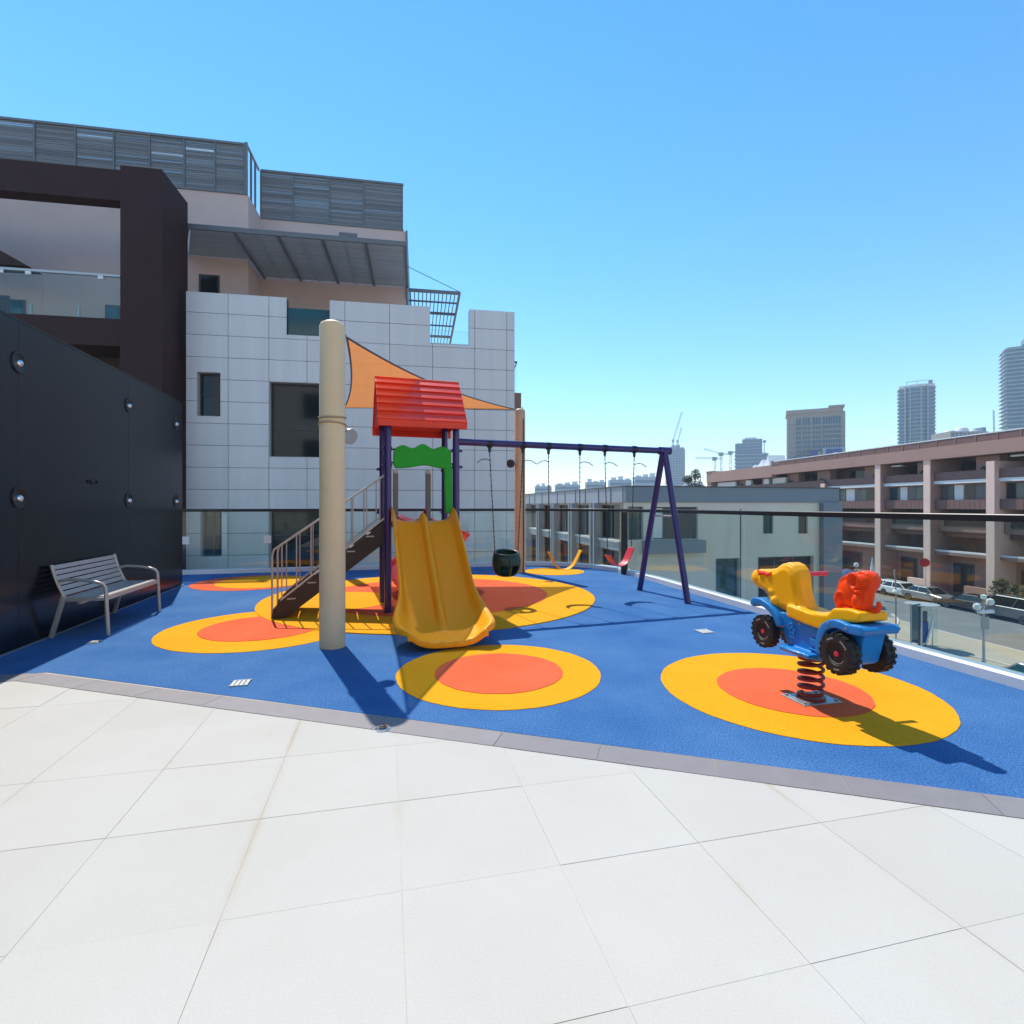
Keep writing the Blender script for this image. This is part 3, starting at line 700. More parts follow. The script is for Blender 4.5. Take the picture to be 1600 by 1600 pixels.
# stairs on the left: stringers, treads, railings
S0 = .07; SW = .66
def st_z(x): return 1.20 + .80 * (x + .02)
stair = thing('staircase', None, None); stair.parent = ps
STX = -1.44
def stringer(y): return MB().prism([(0, st_z(0)), (-.02, st_z(-.02)), (-1.30, .215), (-1.37, .13), (-1.39, .02), (-1.30, .0), (-1.20, .035), (0, st_z(0) - .275)], lambda p: (p[0], y - .02, p[1]), lambda p: (p[0], y + .02, p[1])).build('stringer', 'stringer', stair, bevel=.004)
for y in (S0, S0 + SW): stringer(y)
for k in range(6):
    z = .17 + .172 * k; x = -.02 + (z - 1.20) / .80
    MB().box(x - .02, x + .20, S0 + .02, S0 + SW - .02, z - .03, z).build('tread', 'tread', stair, bevel=.005)
for k in range(5):
    x = -.22 - .235 * k; MB().box(x - .05, x + .05, S0 - .023, S0 - .02, st_z(x) - .045, st_z(x) - .03).build('tread_bolt', 'steel', stair)
for y in (S0 - .005, S0 + SW + .005):
    ra, rb = Vector((-1.36, y, .86)), Vector((-.03, y, 1.80))
    MB().tube([(-1.38, y, .0), (-1.38, y, .78), ra, ra + (rb - ra) * .5, rb], .013, 10).build('handrail', 'stair_rail', stair, True)
    for k in range(8):
        x = -1.27 + .168 * k; zr = .86 + (x + 1.36) / 1.33 * .94
        MB().tube([(x, y, st_z(x) + .05), (x, y, zr)], .008, 8).build('baluster', 'stair_rail', stair, True)
    MB().bar((-1.28, y, st_z(-1.28) + .05), (-.03, y, st_z(-.03) + .05), .02, .02).build('lower_rail', 'stair_rail', stair)

# swing beam and A-frame, part of the same bolted structure
AX = 4.17
MB().tube([(.9, 0, 2.262), (AX + .07, 0, 2.245)], .047, 16).build('swing_beam', 'purple', ps, True)
MB().tube([(AX - .09, 0, 2.245), (AX + .11, 0, 2.245)], .060, 16).build('beam_sleeve', 'purple', ps, True)
for sy in (1, -1): MB().tube([(AX, .02 * sy, 2.25), (4.135, .632 * sy, 0)], .047, 16).build('swing_leg', 'purple', ps, True)
MB().tube([(AX - .015, .29, 1.24), (AX - .015, -.29, 1.24)], .014, 8).build('crossbar', 'steel', ps, True)

# the hanging swings
def ps_world(x, y, z): v = Matrix.Rotation(TH, 3, 'Z') @ Vector((x, y, z)); return v + ps.location
def swing(x0, x1, label, e0, e1, seat, yaw=0.0):
    """e0, e1: where the chains end, in the swing's own axes"""
    t = thing('swing', label, 'swing', ps_world((x0 + x1) / 2, 0, 0), TH, 'swings hanging from the purple beam')
    h = (x1 - x0) / 2
    for s, e in ((-1, e0), (1, e1)):
        hg = MB().lathe([(.055, -.03), (.055, .03)], (s * h, 0, 2.25), (1, 0, 0), 16).build('hanger', 'lamp_black', t, True)
        MB().lathe([(.022, 0), (.022, -.04), (.014, -.07), (.001, -.075)], (s * h, 0, 2.20), (0, 0, 1), 12).build('swivel', 'dark_steel', hg, True)
        top = Vector((s * h, 0, 2.13)); e = Vector(e); n = int((top - e).length / .035)
        MB().tube([top + (e - top) * k / n for k in range(n + 1)], [.0085 if k % 2 else .0045 for k in range(n + 1)], 6).build('chain', 'dark_steel', t)
        q = 1 if s > 0 or x0 > 3 else -1
        MB().tube([(s * h, -.01, 2.02), (s * h + q * .05, -.02, 2.04), (s * h + q * .12, -.03, 2.03), (s * h + q * .19, -.04, 1.985)], .006, 6).build('hook', 'dark_steel', t)
    seat(t)
def belt(t, pts, w, m, yaw, name='seat'):
    rot = Matrix.Rotation(yaw, 3, 'Z'); cv = smooth_curve(pts, 6); rows = []
    for p in cv: rows.append([rot @ Vector((p.x, -w / 2 + w * k / 4, p.z)) for k in range(5)])
    MB().grid(rows).build(name, m, t, True, solid=.012, sub=1)
def seat_yellow(t):
    belt(t, [(-.235, 0, .735), (-.19, 0, .64), (-.12, 0, .53), (0, 0, .475), (.12, 0, .53), (.19, 0, .64), (.245, 0, .755)], .13, 'rider_yellow', R(-6))
def seat_red(t):
    belt(t, [(-.24, 0, .67), (-.18, 0, .595), (-.09, 0, .52), (.02, 0, .505), (.12, 0, .565), (.19, 0, .67), (.24, 0, .765)], .15, 'pink_red', R(14))
def seat_bucket(t):
    prof = [(.055, .418), (.115, .430), (.158, .462), (.184, .515), (.197, .58), (.197, .645), (.186, .70), (.168, .738)]; n = 40; mb = MB()
    for r, z in prof:
        for k in range(n):
            a = 2 * math.pi * k / n; back = .03 * math.sin(a) if z > .5 else 0
            mb.v.append((r * math.cos(a), r * .82 * math.sin(a), z + back * (z - .5) / .235))
    for i in range(len(prof) - 1):
        for k in range(n):
            deg = 360 * (k + .5) / n
            if 1 <= i <= 3 and (228 < deg < 260 or 280 < deg < 312): continue      # the two leg openings
            k2 = (k + 1) % n; mb.f.append((i * n + k, i * n + k2, (i + 1) * n + k2, (i + 1) * n + k))
    mb.f.append(tuple(range(n)))
    o = mb.build('bucket', 'dark_green', t, True, solid=.016, sub=1)
    MB().tube([(.168 * math.cos(a), .139 * math.sin(a), .740 + .03 * math.sin(a)) for a in [2 * math.pi * k / 32 for k in range(32)]], .020, 10, closed=True).build('rim', 'dark_green', o, True)
    MB().tube([(0, -.136, .715), (0, -.162, .62), (0, -.150, .51), (0, -.10, .44)], [.018, .022, .022, .018], 8).build('front_strap', 'dark_green', o, True)
swing(1.371, 1.858, 'dark green bucket swing nearest the tower', (-.168, 0, .755), (.168, 0, .745), seat_bucket)
swing(2.246, 2.74, 'yellow belt swing in the middle of the purple beam', (-.235, 0, .74), (.245, 0, .76), seat_yellow)
swing(3.148, 3.646, 'red belt swing, twisted, beside the swing frame legs', (-.235, -.06, .67), (.235, .06, .765), seat_red)
# ================================================================== spring rider (local: x forward, y left, z up)
rd = thing('spring_rider', 'yellow and blue four-wheeled spring rider with an orange elephant backrest', 'spring rider', (2.153, 3.826, 0), R(90 + 13.3))
def prof_prism(poly, w0, w1): return MB().prism(poly, lambda p: (p[0], w0, p[1]), lambda p: (p[0], w1, p[1]))
def cap(x, z, w, r): return ('m', MB().tube([(x, -w, z), (x, w, z)], r, 12))
def run(ctrl, w, r, n=5):
    out = []
    pts = smooth_curve([Vector((x, 0, z)) for x, z in ctrl], n)
    rows = []
    nrm = []
    for i, p in enumerate(pts):
        d = (pts[min(i + 1, len(pts) - 1)] - pts[max(i - 1, 0)]).normalized(); nrm.append(Vector((-d.z, 0, d.x)))
    poly = [(p.x + q.x * r, p.z + q.z * r) for p, q in zip(pts, nrm)] + [(p.x - q.x * r, p.z - q.z * r) for p, q in reversed(list(zip(pts, nrm)))]
    return ('m', prof_prism(poly, -w, w))
chassis = [(.30, .585), (.24, .60), (.1, .60), (0, .585), (-.1, .565), (-.2, .55), (-.25, .60), (-.34, .635), (-.50, .645), (-.52, .61), (-.50, .50), (-.47, .40), (-.38, .39), (-.28, .36), (-.19, .325), (-.08, .315), (.04, .32), (.12, .345), (.16, .40), (.19, .48), (.24, .55)]
prims = [('m', prof_prism(chassis, -.080, .080)),
    run([(.47, .600), (.45, .640), (.39, .645), (.33, .635), (.26, .605), (.205, .555), (.175, .50)], .130, .026),
    run([(-.215, .40), (-.225, .50), (-.26, .585), (-.33, .627), (-.39, .630), (-.44, .620), (-.50, .620), (-.55, .628)], .145, .028),
    ('m', prof_prism([(-.47, .655), (-.55, .655), (-.578, .635), (-.55, .605), (-.45, .60)], -.14, .14)),
    ('m', prof_prism([(-.36, .60), (-.50, .60), (-.46, .390), (-.36, .390)], -.062, .062)),
    ('m', MB().box(-.16, .12, -.17, .17, .345, .375)), ('ell', (-.02, .14, .368), (.12, .05, .018)), ('ell', (-.02, -.14, .368), (.12, .05, .018)),
    cap(.32, .43, .09, .022), cap(-.385, .445, .10, .024)]
body = blob('chassis', 'blue_plastic', prims, rd, .0075, 4)
MB().tube([(.085 + .05 * math.cos(a), .081, .485 + .05 * math.sin(a)) for a in [2 * math.pi * k / 24 for k in range(24)]], .007, 8, closed=True).build('emblem', 'blue_plastic', body, True)
for k in range(5):
    a = k * 2 * math.pi / 5 + .3; MB().lathe([(.014, 0), (.012, .010), (.001, .012)], (.085 + .024 * math.cos(a), .079, .485 + .024 * math.sin(a)), (0, 1, 0), 10).build('emblem_dot', 'blue_plastic', body, True)
for x, z in ((.20, .545), (.02, .55), (-.16, .52), (-.13, .365), (.09, .395)): MB().lathe([(.010, 0), (.009, .005), (.001, .006)], (x, .079, z), (0, 1, 0), 8).build('bolt', 'steel', body, True)
for x, z in ((-.30, .625), (-.44, .622)): MB().lathe([(.009, 0), (.008, .005), (.001, .006)], (x, .144, z), (0, 1, 0), 8).build('bolt', 'steel', body, True)
MB().box(-.175, -.085, .080, .093, .425, .475).build('side_box', 'blue_plastic', body, bevel=.006)
MB().box(-.17, -.08, .083, .096, .395, .405).build('side_rib', 'blue_plastic', body, bevel=.003)

head = [(x + .05, z) for x, z in [(-.075, .64), (-.035, .72), (-.010, .80), (-.004, .87), (.012, .925), (.05, .962), (.11, .978), (.18, .958), (.24, .918), (.32, .900), (.43, .888), (.50, .872), (.535, .83), (.53, .78), (.47, .742), (.385, .728), (.345, .70), (.32, .65), (.27, .605), (.10, .60), (-.05, .60)]]
seat = [(.12, .585), (-.05, .565), (-.2, .555), (-.26, .60), (-.35, .640), (-.48, .665), (-.515, .68), (-.51, .732), (-.42, .740), (-.30, .722), (-.25, .668), (-.10, .652), (.05, .665), (.12, .67)]
prims = [('m', prof_prism(head, -.052, .052)), ('m', prof_prism([(.20 + (x - .20) * .86, .79 + (z - .79) * .88) for x, z in head], -.070, .070)), ('m', prof_prism([(.20 + (x - .20) * .66, .79 + (z - .79) * .72) for x, z in head], -.080, .080)), ('m', prof_prism(seat, -.108, .108)), ('ell', (.50, 0, .815), (.085, .082, .072)), 
    ('ell', (.31, .072, .735), (.036, .022, .024)), ('ell', (.275, .082, .67), (.034, .024, .036)), ('ell', (.31, -.072, .735), (.036, .022, .024)), ('ell', (.275, -.082, .67), (.034, .024, .036))]
hb = blob('saddle_and_head', 'rider_yellow', prims, rd, .008, 8)
for s in (1, -1):
    MB().tube([(.47, s * .070, .880), (.44, s * .074, .862), (.39, s * .070, .868), (.345, s * .074, .860), (.31, s * .076, .878)], [.010, .019, .015, .018, .009], 8).build('eye', 'orange_plastic', hb, True)
MB().tube([(.085, .02, .895), (.08, -.12, .895), (.075, -.205, .895)], [.016, .016, .019], 12).build('handle', 'pink_red', rd, True)

el = [(-.262, .725), (-.260, .78), (-.268, .86), (-.292, .915), (-.335, .945), (-.395, .963), (-.45, .985), (-.50, .975), (-.525, .94), (-.52, .895), (-.50, .868), (-.482, .845), (-.478, .805), (-.47, .77), (-.465, .725)]
prims = [('m', prof_prism(el, -.042, .042)), ('ell', (-.355, 0, .83), (.10, .066, .11)), ('ell', (-.462, 0, .928), (.074, .058, .058)),
    ('m', MB().tube([(-.475, 0, .90), (-.470, 0, .84), (-.466, 0, .785), (-.476, 0, .752), (-.503, 0, .738), (-.532, 0, .748), (-.547, 0, .776), (-.538, 0, .803)], [.046, .032, .024, .021, .020, .019, .017, .012], 12)),
    ('m', MB().box(-.47, -.27, -.055, .055, .715, .738))]
for s in (1, -1):
    prims += [('ell', (-.283, s * .04, .78), (.028, .032, .05)), ('ell', (-.425, s * .042, .78), (.030, .032, .055))]
    prims.append(('m', MB().tube([(-.405 + .040 * math.cos(a), s * .052, .915 + .048 * math.sin(a)) for a in [2 * math.pi * k / 20 for k in range(20)]], .0095, 8, closed=True)))
    prims.append(('m', MB().tube([(-.318 + .045 * math.cos(a), s * .060, .785 + .045 * math.sin(a)) for a in [math.pi * k / 12 for k in range(13)]], .0095, 8)))
    prims.append(('m', MB().tube([(-.405, s * .055, .865), (-.43, s * .058, .845), (-.455, s * .052, .86)], .009, 8)))
eb = blob('elephant_backrest', 'orange_plastic', prims, rd, .0055, 2)

def wheel(x, y, z, r, w, sgn):
    wt = thing('wheel', None, None, (x, y, z)); wt.parent = rd
    ax = (0, sgn, 0)
    MB().lathe([(r * .50, -w * .42), (r * .80, -w * .5), (r * .95, -w * .40), (r * .97, 0), (r * .95, w * .40), (r * .80, w * .5), (r * .55, w * .44), (r * .50, w * .30)], (0, 0, 0), ax, 32).build('tyre', 'tyre', wt, True)
    mb = MB()
    for k in range(18):
        a = 2 * math.pi * k / 18
        for s2 in (1, -1):
            b = a + (.0 if s2 > 0 else math.pi / 18); c = Vector((math.cos(b), 0, math.sin(b))); tt = Vector((-math.sin(b), 0, math.cos(b))); yv = Vector((0, sgn * s2, 0))
            p = c * r * .90; o = []
            for dz in (0, 1):
                for q in ((-1, 0), (1, 0), (1, 1), (-1, 1)): o.append(p + c * (r * .10 * dz) + tt * q[0] * r * .085 + yv * (w * .05 + q[1] * w * .44) * (1 - .04 * dz))
            mb.hexa(o)
    tag(mb.build('tread_lug', 'tyre', wt), kind='stuff')
    MB().lathe([(r * .52, w * .26), (r * .50, w * .34), (r * .40, w * .26), (r * .22, w * .22), (r * .20, w * .30), (.001, w * .32)], (0, 0, 0), ax, 28).build('rim', 'tyre', wt, True)
    MB().tube([(r * .47 * math.cos(a), sgn * w * .345, r * .47 * math.sin(a)) for a in [-2.6 + 2.2 * k / 14 for k in range(15)]], .0035, 6).build('rim_ring', 'rim', wt, True)
    MB().lathe([(r * .15, w * .30), (r * .13, w * .40), (.001, w * .42)], (0, 0, 0), ax, 6).build('hub_cap', 'pink_red', wt, True)
    mb = MB()
    for a0, n in ((.9, 5), (2.0, 6), (-1.9, 4)):
        for k in range(n):
            a = a0 + k * .11
            p = lambda rad, an: (rad * r * math.cos(an), sgn * (w * .5 + .0012), rad * r * math.sin(an))
            mb.add([p(.70, a), p(.70, a + .05 + .02 * (k % 2)), p(.77, a + .05), p(.77, a)], [(0, 1, 2, 3)])
    tag(mb.build('white_marks', 'tyre_mark', wt), kind='stuff')
for s in (1, -1):
    wheel(.32, s * .122, .43, .124, .07, s); wheel(-.385, s * .134, .447, .133, .08, s)

hel = []
for k in range(0, 5 * 24 + 1):
    a = 2 * math.pi * k / 24; t = k / 120; hel.append((.0 + .078 * math.cos(a), .078 * math.sin(a), .035 + .265 * t))
MB().tube(hel, .0125, 8).build('spring', 'spring', rd, True)
MB().lathe([(.095, .012), (.095, .03), (.06, .034), (.001, .034)], (0, 0, 0), (0, 0, 1), 20).build('spring_clamp', 'spring', rd, True)
MB().lathe([(.001, .295), (.085, .295), (.085, .325), (.001, .33)], (0, 0, 0), (0, 0, 1), 20).build('top_clamp', 'spring', rd, True)
bp = MB().box(-.115, .115, -.155, .155, .0, .016).build('base_plate', 'steel', rd, bevel=.003)
for x in (-.09, .09):
    for y in (-.13, .13): MB().lathe([(.012, .016), (.012, .026), (.001, .028)], (x, y, 0), (0, 0, 1), 6).build('bolt', 'steel', bp)
# ================================================================== apartment building on the left (local: x along the facade, y into the building, z up)
AO = Vector((-8.83, 14.4, 0)); AR = math.atan2(.172, .985)
apt = thing('apartment_building', 'stepped apartment building with grey panel facade, dark brown portal frame and louvred roof screens', 'building', AO, AR)
aux, auy = Vector((math.cos(AR), math.sin(AR))), Vector((-math.sin(AR), math.cos(AR)))
def au(px, y=0.0): return ray_line(px, AO.xy + auy * y, aux)
def az(px, py, y=0.0):
    p = AO.xy + auy * y + aux * au(px, y); return 1.4 + (790 - py) / 830 * p.y
X1 = au(804)
ROWZ = [6.65 - .601 * k for k in range(24)]
TOPZ = 7.21
holes = [(au(308), au(345.5), 3.83, 5.04), (au(420.5), au(527), 2.75, 4.85), (au(313), au(347.5), .0, 1.30), (au(421), au(527), -.55, 1.30),
         (au(308), au(345), -4.4, -2.6), (au(420), au(527), -4.4, -2.6)]
notch = [(au(448), au(515.5), 6.17, 8), (au(672), au(733), 6.12, 8)]
cols = [0.0, au(357), au(420.5), au(480), au(539), au(608.7), au(676), au(741.7), au(791.7), X1]
rowz = [TOPZ] + ROWZ
wall_r = rects_minus(0.0, X1, -7.62, TOPZ - .02, holes + notch)
mb = MB()
for r in wall_r: mb.box(r[0], r[1], .0, .22, r[2], r[3])
mb.build('front_wall', 'joint', apt)
g2 = .0065
rp_ = random.Random(11)
for c0, c1 in zip(cols, cols[1:]):
    for z1, z0 in zip(rowz, rowz[1:]):
        if z0 < -7.4: continue
        a = rects_minus(c0 + g2, c1 - g2, z0 + g2, z1 - g2, [h for h in holes + notch if h[0] < c1 and h[1] > c0 and h[2] < z1 and h[3] > z0])
        a = [r for r in a if r[1] - r[0] > .02 and r[3] - r[2] > .02]
        if not a: continue
        mb = MB()
        dy = rp_.uniform(0, .004)
        for r in a: mb.box(r[0], r[1], -.029 + dy, -.001, r[2], r[3])
        mb.build('facade_panel', 'clad', apt)
def window(x0, x1, z0, z1, y, par, glass='win_dark', depth=.22, trim='reveal', bars_h=(), bars_v=(), fr='frame_dark', fw=.045):
    w = MB()
    w.box(x0, x0 + .012, y - .026, y + depth, z0, z1); w.box(x1 - .012, x1, y - .026, y + depth, z0, z1)
    w.box(x0 + .012, x1 - .012, y - .026, y + depth, z1 - .012, z1); w.box(x0 + .012, x1 - .012, y - .026, y + depth, z0, z0 + .012)
    o = w.build('window', trim, par)
    f = MB(); yy = y + depth
    f.box(x0 + .012, x0 + fw, yy - .05, yy + .02, z0 + .012, z1 - .012); f.box(x1 - fw, x1 - .012, yy - .05, yy + .02, z0 + .012, z1 - .012)
    f.box(x0 + fw, x1 - fw, yy - .05, yy + .02, z1 - fw, z1 - .012); f.box(x0 + fw, x1 - fw, yy - .05, yy + .02, z0 + .012, z0 + fw)
    for h in bars_h: f.box(x0 + fw, x1 - fw, yy - .045, yy + .015, h - .014, h + .014)
    for v in bars_v: f.box(v - .014, v + .014, yy - .042, yy + .012, z0 + fw, z1 - fw)
    f.build('frame', fr, o)
    MB().box(x0 + fw - .005, x1 - fw + .005, yy - .02, yy - .01, z0 + fw - .005, z1 - fw + .005).build('pane', glass, o)
    return o
h = holes[0]; window(*h, .0, apt, bars_h=(4.45,))
h = holes[1]; window(*h, .0, apt, 'win_dark', bars_h=(3.55,), fr='frame_dark')
h = holes[2]; window(*h, .0, apt, bars_v=((h[0] + h[1]) / 2,))
h = holes[3]; window(*h, .0, apt, bars_h=(.55,))
for h in holes[4:]: window(*h, .0, apt)
# flank, back and roof terrace of the panel block
MB().box(X1 - .25, X1 - .001, .222, 12, -7.62, 6.0).build('flank_wall', 'clad', apt)
MB().box(.0, X1 - .26, .222, 12, 5.7, 5.98).build('terrace_floor', 'concrete', apt)
MB().box(X1 - .30, X1 - .01, .222, 1.0, 6.0, TOPZ - .03).build('parapet_return', 'clad', apt)
for z0, n in ((notch[0], 'win_teal'), (notch[1], 'glass')):
    MB().box(z0[0] + .01, z0[1] - .01, .08, .10, 6.10, TOPZ - (.25 if n == 'win_teal' else .62)).build('balustrade_glass', n, apt)
MB().box(notch[1][0], notch[1][1], .02, .2, 6.12, 6.17).build('parapet_coping', 'frame_light', apt)

# balcony on the far corner of the panel block
bal2 = MB().prism([(X1 + .0, 4.90), (X1 + .30, 4.90), (X1 + .30, 4.44), (X1 + .0, 4.14)], lambda p: (p[0], .5, p[1]), lambda p: (p[0], 2.6, p[1])).build('balcony', 'brown_dark', apt)
MB().box(X1 + .02, X1 + .16, .5, .515, 4.9, 5.85).build('balcony_glass', 'glass', bal2)
MB().box(X1 + .0, X1 + .17, .48, .54, 5.82, 5.87).build('balcony_rail', 'frame_dark', bal2)
MB().bar((X1 + .0, .5, 5.45), (X1 + .16, .5, 5.84), .03, .03).build('brace', 'frame_dark', bal2)

# upper storeys, set back
LX, LY, RY = .795, 2.63, 3.97
MB().box(-12.5, LX, LY + .001, 12, -7.62, 11.40).build('upper_wall', 'pink_beige', apt)
mw = (au(311, LY), au(343, LY), 8.02, 8.75)
MB().box(LX + .001, 5.74, RY, 12, 5.99, 11.36).build('upper_wall', 'pink_beige', apt)
MB().box(5.741, 5.80, RY - .05, 12, 8.9, 11.38).build('wall_trim', 'louvre_post', apt)
o = MB().box(mw[0], mw[1], LY - .02, LY + .001, mw[2], mw[3]).build('window', 'frame_dark', apt); MB().box(mw[0] + .06, mw[1] - .06, LY - .03, LY - .02, mw[2] + .06, mw[3] - .06).build('pane', 'win_dark', o)
vx = au(530, RY), au(558, RY)
v = MB().box(vx[0], vx[1], RY - .03, RY, 10.78, 11.12).build('vent', 'louvre_post', apt)
for k in range(5): MB().box(vx[0] + .02, vx[1] - .02, RY - .045, RY - .03, 10.80 + .062 * k, 10.84 + .062 * k).build('vent_slat', 'louvre', v)
# windows and doors on the terrace behind the parapet
for x0, x1 in ((2.1, 3.2), (3.6, 5.3)):
    o = MB().box(x0, x1, RY - .02, RY + .001, 6.0, 8.1).build('window', 'frame_dark', apt); MB().box(x0 + .06, x1 - .06, RY - .03, RY - .02, 6.06, 8.04).build('pane', 'win_teal', o)
MB().lathe([(.05, 0), (.05, .06), (.09, .07), (.09, .10), (.001, .11)], (3.35, RY, 8.55), (0, -1, 0), 14).build('wall_light', 'frame_dark', apt)
MB().lathe([(.05, 0), (.05, .06), (.09, .07), (.09, .10), (.001, .11)], (1.0, RY, 8.35), (0, -1, 0), 14).build('wall_light', 'frame_dark', apt)

# louvred roof screens: posts and slats
def screen(x0, x1, y, z0, z1, edges, n, seed, label):
    rnd = random.Random(seed)
    s = MB(); s.box(x0, x1, y - .04, y + .04, z1 - .07, z1); s.box(x0, x1, y - .04, y + .04, z0, z0 + .06)
    root = s.build('roof_screen', 'louvre_post', apt); root['label'] = label
    for e in edges: MB().box(e - .022, e + .022, y - .035, y + .06, z0 + .061, z1 - .071).build('screen_post', 'louvre_post', root)
    dz = (z1 - z0 - .14) / n
    for e0, e1 in zip(edges, edges[1:]):
        for k in range(n):
            z = z0 + .07 + dz * (k + .5); t = 1.24 + rnd.uniform(-.14, .12)
            if rnd.random() < .06 and k > n * .45: t = .95
            hw = dz * .60
            c, sn = hw * math.cos(t), hw * math.sin(t)
            MB().hexa([(e0 + .023, y - c, z - sn), (e1 - .023, y - c, z - sn), (e1 - .023, y - c + .008, z - sn - .004), (e0 + .023, y - c + .008, z - sn - .004),
                       (e0 + .023, y + c, z + sn), (e1 - .023, y + c, z + sn), (e1 - .023, y + c + .008, z + sn - .004), (e0 + .023, y + c + .008, z + sn - .004)]).build('slat', 'louvre', root)
eL = [-12.4, -9.4, -8.0] + [au(p, LY) for p in (54, 118, 178, 234, 288, 336)] + [LX - .12]
screen(-12.4, LX - .08, LY, 11.41, 13.06, eL, 24, 3, 'long louvred roof screen above the brown portal')
MB().box(LX - .09, LX - .02, LY - .05, LY + .02, 11.401, 13.09).build('corner_post', 'louvre_post', apt)
for yy in (LY + .45, LY + .9): MB().box(LX - .09, LX - .03, yy, yy + .05, 11.401, 13.07).build('corner_post', 'louvre_post', apt)
MB().box(LX - .09, LX - .03, LY + .02, RY, 13.01, 13.08).build('corner_beam', 'louvre_post', apt)
eR = [.80] + [au(p, RY) for p in (458, 515, 568)] + [5.62]
screen(.80, 5.66, RY, 11.365, 13.07, eR, 24, 5, 'shorter louvred roof screen above the flat canopy')

# flat slatted canopy over the terrace
cz = 9.30
can = MB().box(-.25, 5.84, .74, .80, cz - .02, cz + .12).build('canopy', 'louvre_post', apt)
MB().box(5.78, 5.84, .801, RY - .051, cz - .02, cz + .12).build('edge_beam', 'louvre_post', can)
MB().bar((-.25, .78, cz + .05), (LX - 1.9, LY, cz + .05), .05, .13).build('edge_beam', 'louvre_post', can)
n = 26
for k in range(n):
    y0 = .82 + (RY - .86) * k / n; y1 = y0 + (RY - .86) / n - .012
    x0 = -.25 - (y0 - .8) * .42 if y0 < LY - .1 else LX + .01
    MB().box(x0 + .03, 5.775, y0, y1, cz + .03, cz + .05).build('slat', 'canopy', can)
for x in (.9, 2.1, 3.35, 4.6): MB().box(x, x + .07, .801, RY - .01, cz - .025, cz + .029).build('beam', 'louvre_post', can)
for x in (1.5, 2.75, 4.0): MB().box(x, x + .04, .801, RY - .01, cz + .0, cz + .028).build('rib', 'canopy', can)
# open pergola grid beyond the corner, hung from a cable
pg = MB().box(5.83, 7.74, 4.06, 4.16, cz - .05, cz + .05).build('pergola', 'louvre_post', apt)
MB().box(7.66, 7.74, 4.161, 11.6, cz - .05, cz + .05).build('pergola_beam', 'louvre_post', pg)
for y, hh in ((5.1, .03), (6.3, .05), (7.8, .03), (9.3, .05), (10.5, .03), (11.55, .05)): MB().box(5.83, 7.655, y, y + 1.2 * hh, cz - hh, cz + hh).build('cross_bar', 'louvre_post', pg)
for k in range(12): MB().box(5.88 + .15 * k, 5.915 + .15 * k, 4.161, 11.55, cz + .052, cz + .075).build('batten', 'louvre_post', pg)
MB().tube([(5.8, 4.1, 10.15), (7.7, 4.1, cz + .05)], .012, 6).build('cable', 'cable', pg)

# dark brown portal frame with its balcony
PX0, PX1, PY0, PY1 = -1.12, -.172, -.985, .53
pf = MB().box(PX0, PX1, PY0, PY1, -7.62, 9.88).build('portal_column', 'portal', apt)
MB().box(-8.0, PX0 - .001, PY0 + .10, PY0 + .50, 9.05, 9.82).build('portal_beam', 'portal', apt)
MB().box(-8.0, PX0 - .001, PY0 + .04, PY0 + .5, 5.38, 6.06).build('balcony_front', 'portal', apt)
MB().box(-8.0, PX0 - .001, PY0 + .501, LY, 5.38, 5.52).build('balcony_floor', 'portal_dark', apt)
MB().box(-8.0, PX0 - .001, .2, LY, 5.05, 5.379).build('soffit', 'portal_dark', apt)
MB().box(-8.0, PX0 - .001, LY - .06, LY - .001, -7.62, 4.95).build('lower_wall', 'gold_wall', apt)
for x0, x1 in ((-7.9, -4.75), (-4.74, -2.95), (-2.94, PX0 - .01)):
    o = MB().box(x0 + .01, x1 - .01, PY0 + .20, PY0 + .215, 6.061, 7.16).build('balcony_glass', 'glass', apt)
MB().box(-8.0, PX0 - .001, PY0 + .17, PY0 + .24, 7.161, 7.22).build('balcony_rail', 'frame_light', apt)
def wall_window(x0, x1, z0, z1, g, name='window'):
    o = MB().box(x0, x1, LY - .035, LY, z0, z1).build(name, 'frame_dark', apt)
    MB().box(x0 + .05, x1 - .05, LY - .045, LY - .035, z0 + .05, z1 - .05).build('pane', g, o)
wall_window(au(-30, LY), au(15, LY), 5.53, 7.7, 'void', 'door'); wall_window(au(16, LY), au(40, LY), 6.3, 7.6, 'win_teal'); wall_window(au(165, LY), au(188, LY), 5.6, 7.6, 'win_teal')
for px, y in ((46, 1.4), (121, 1.4)): MB().box(au(px, y), au(px, y) + .05, y, y + .05, 5.53, 7.1).build('balcony_post', 'frame_light', apt)
MB().box(-7.9, PX0 - .01, 1.4, 1.44, 6.28, 6.33).build('mid_rail', 'frame_light', apt)
# small round table with two stools on the balcony, seen through the glass
MB().lathe([(.30, .72), (.30, .75), (.04, .72), (.03, .05), (.18, .03), (.18, .0)], (au(62, 1.0), 1.0, 5.53), (0, 0, 1), 20).build('balcony_table', 'frame_dark', apt, True)
sx0, sz0 = au(45, .8), az(45, 416, .8)
MB().prism([(sx0, sz0), (sx0 - 3.4, sz0 + 1.9), (sx0 - 3.6, sz0)], lambda p: (p[0], .8, p[1]), lambda p: (p[0], 1.35, p[1])).build('stair_soffit', 'portal_dark', apt)
for px in (2, 45, 158): u = au(px, PY0 + .2); MB().box(u - .06, u + .06, PY0 + .165, PY0 + .199, 7.08, 7.16).build('glass_clamp', 'globe', apt)

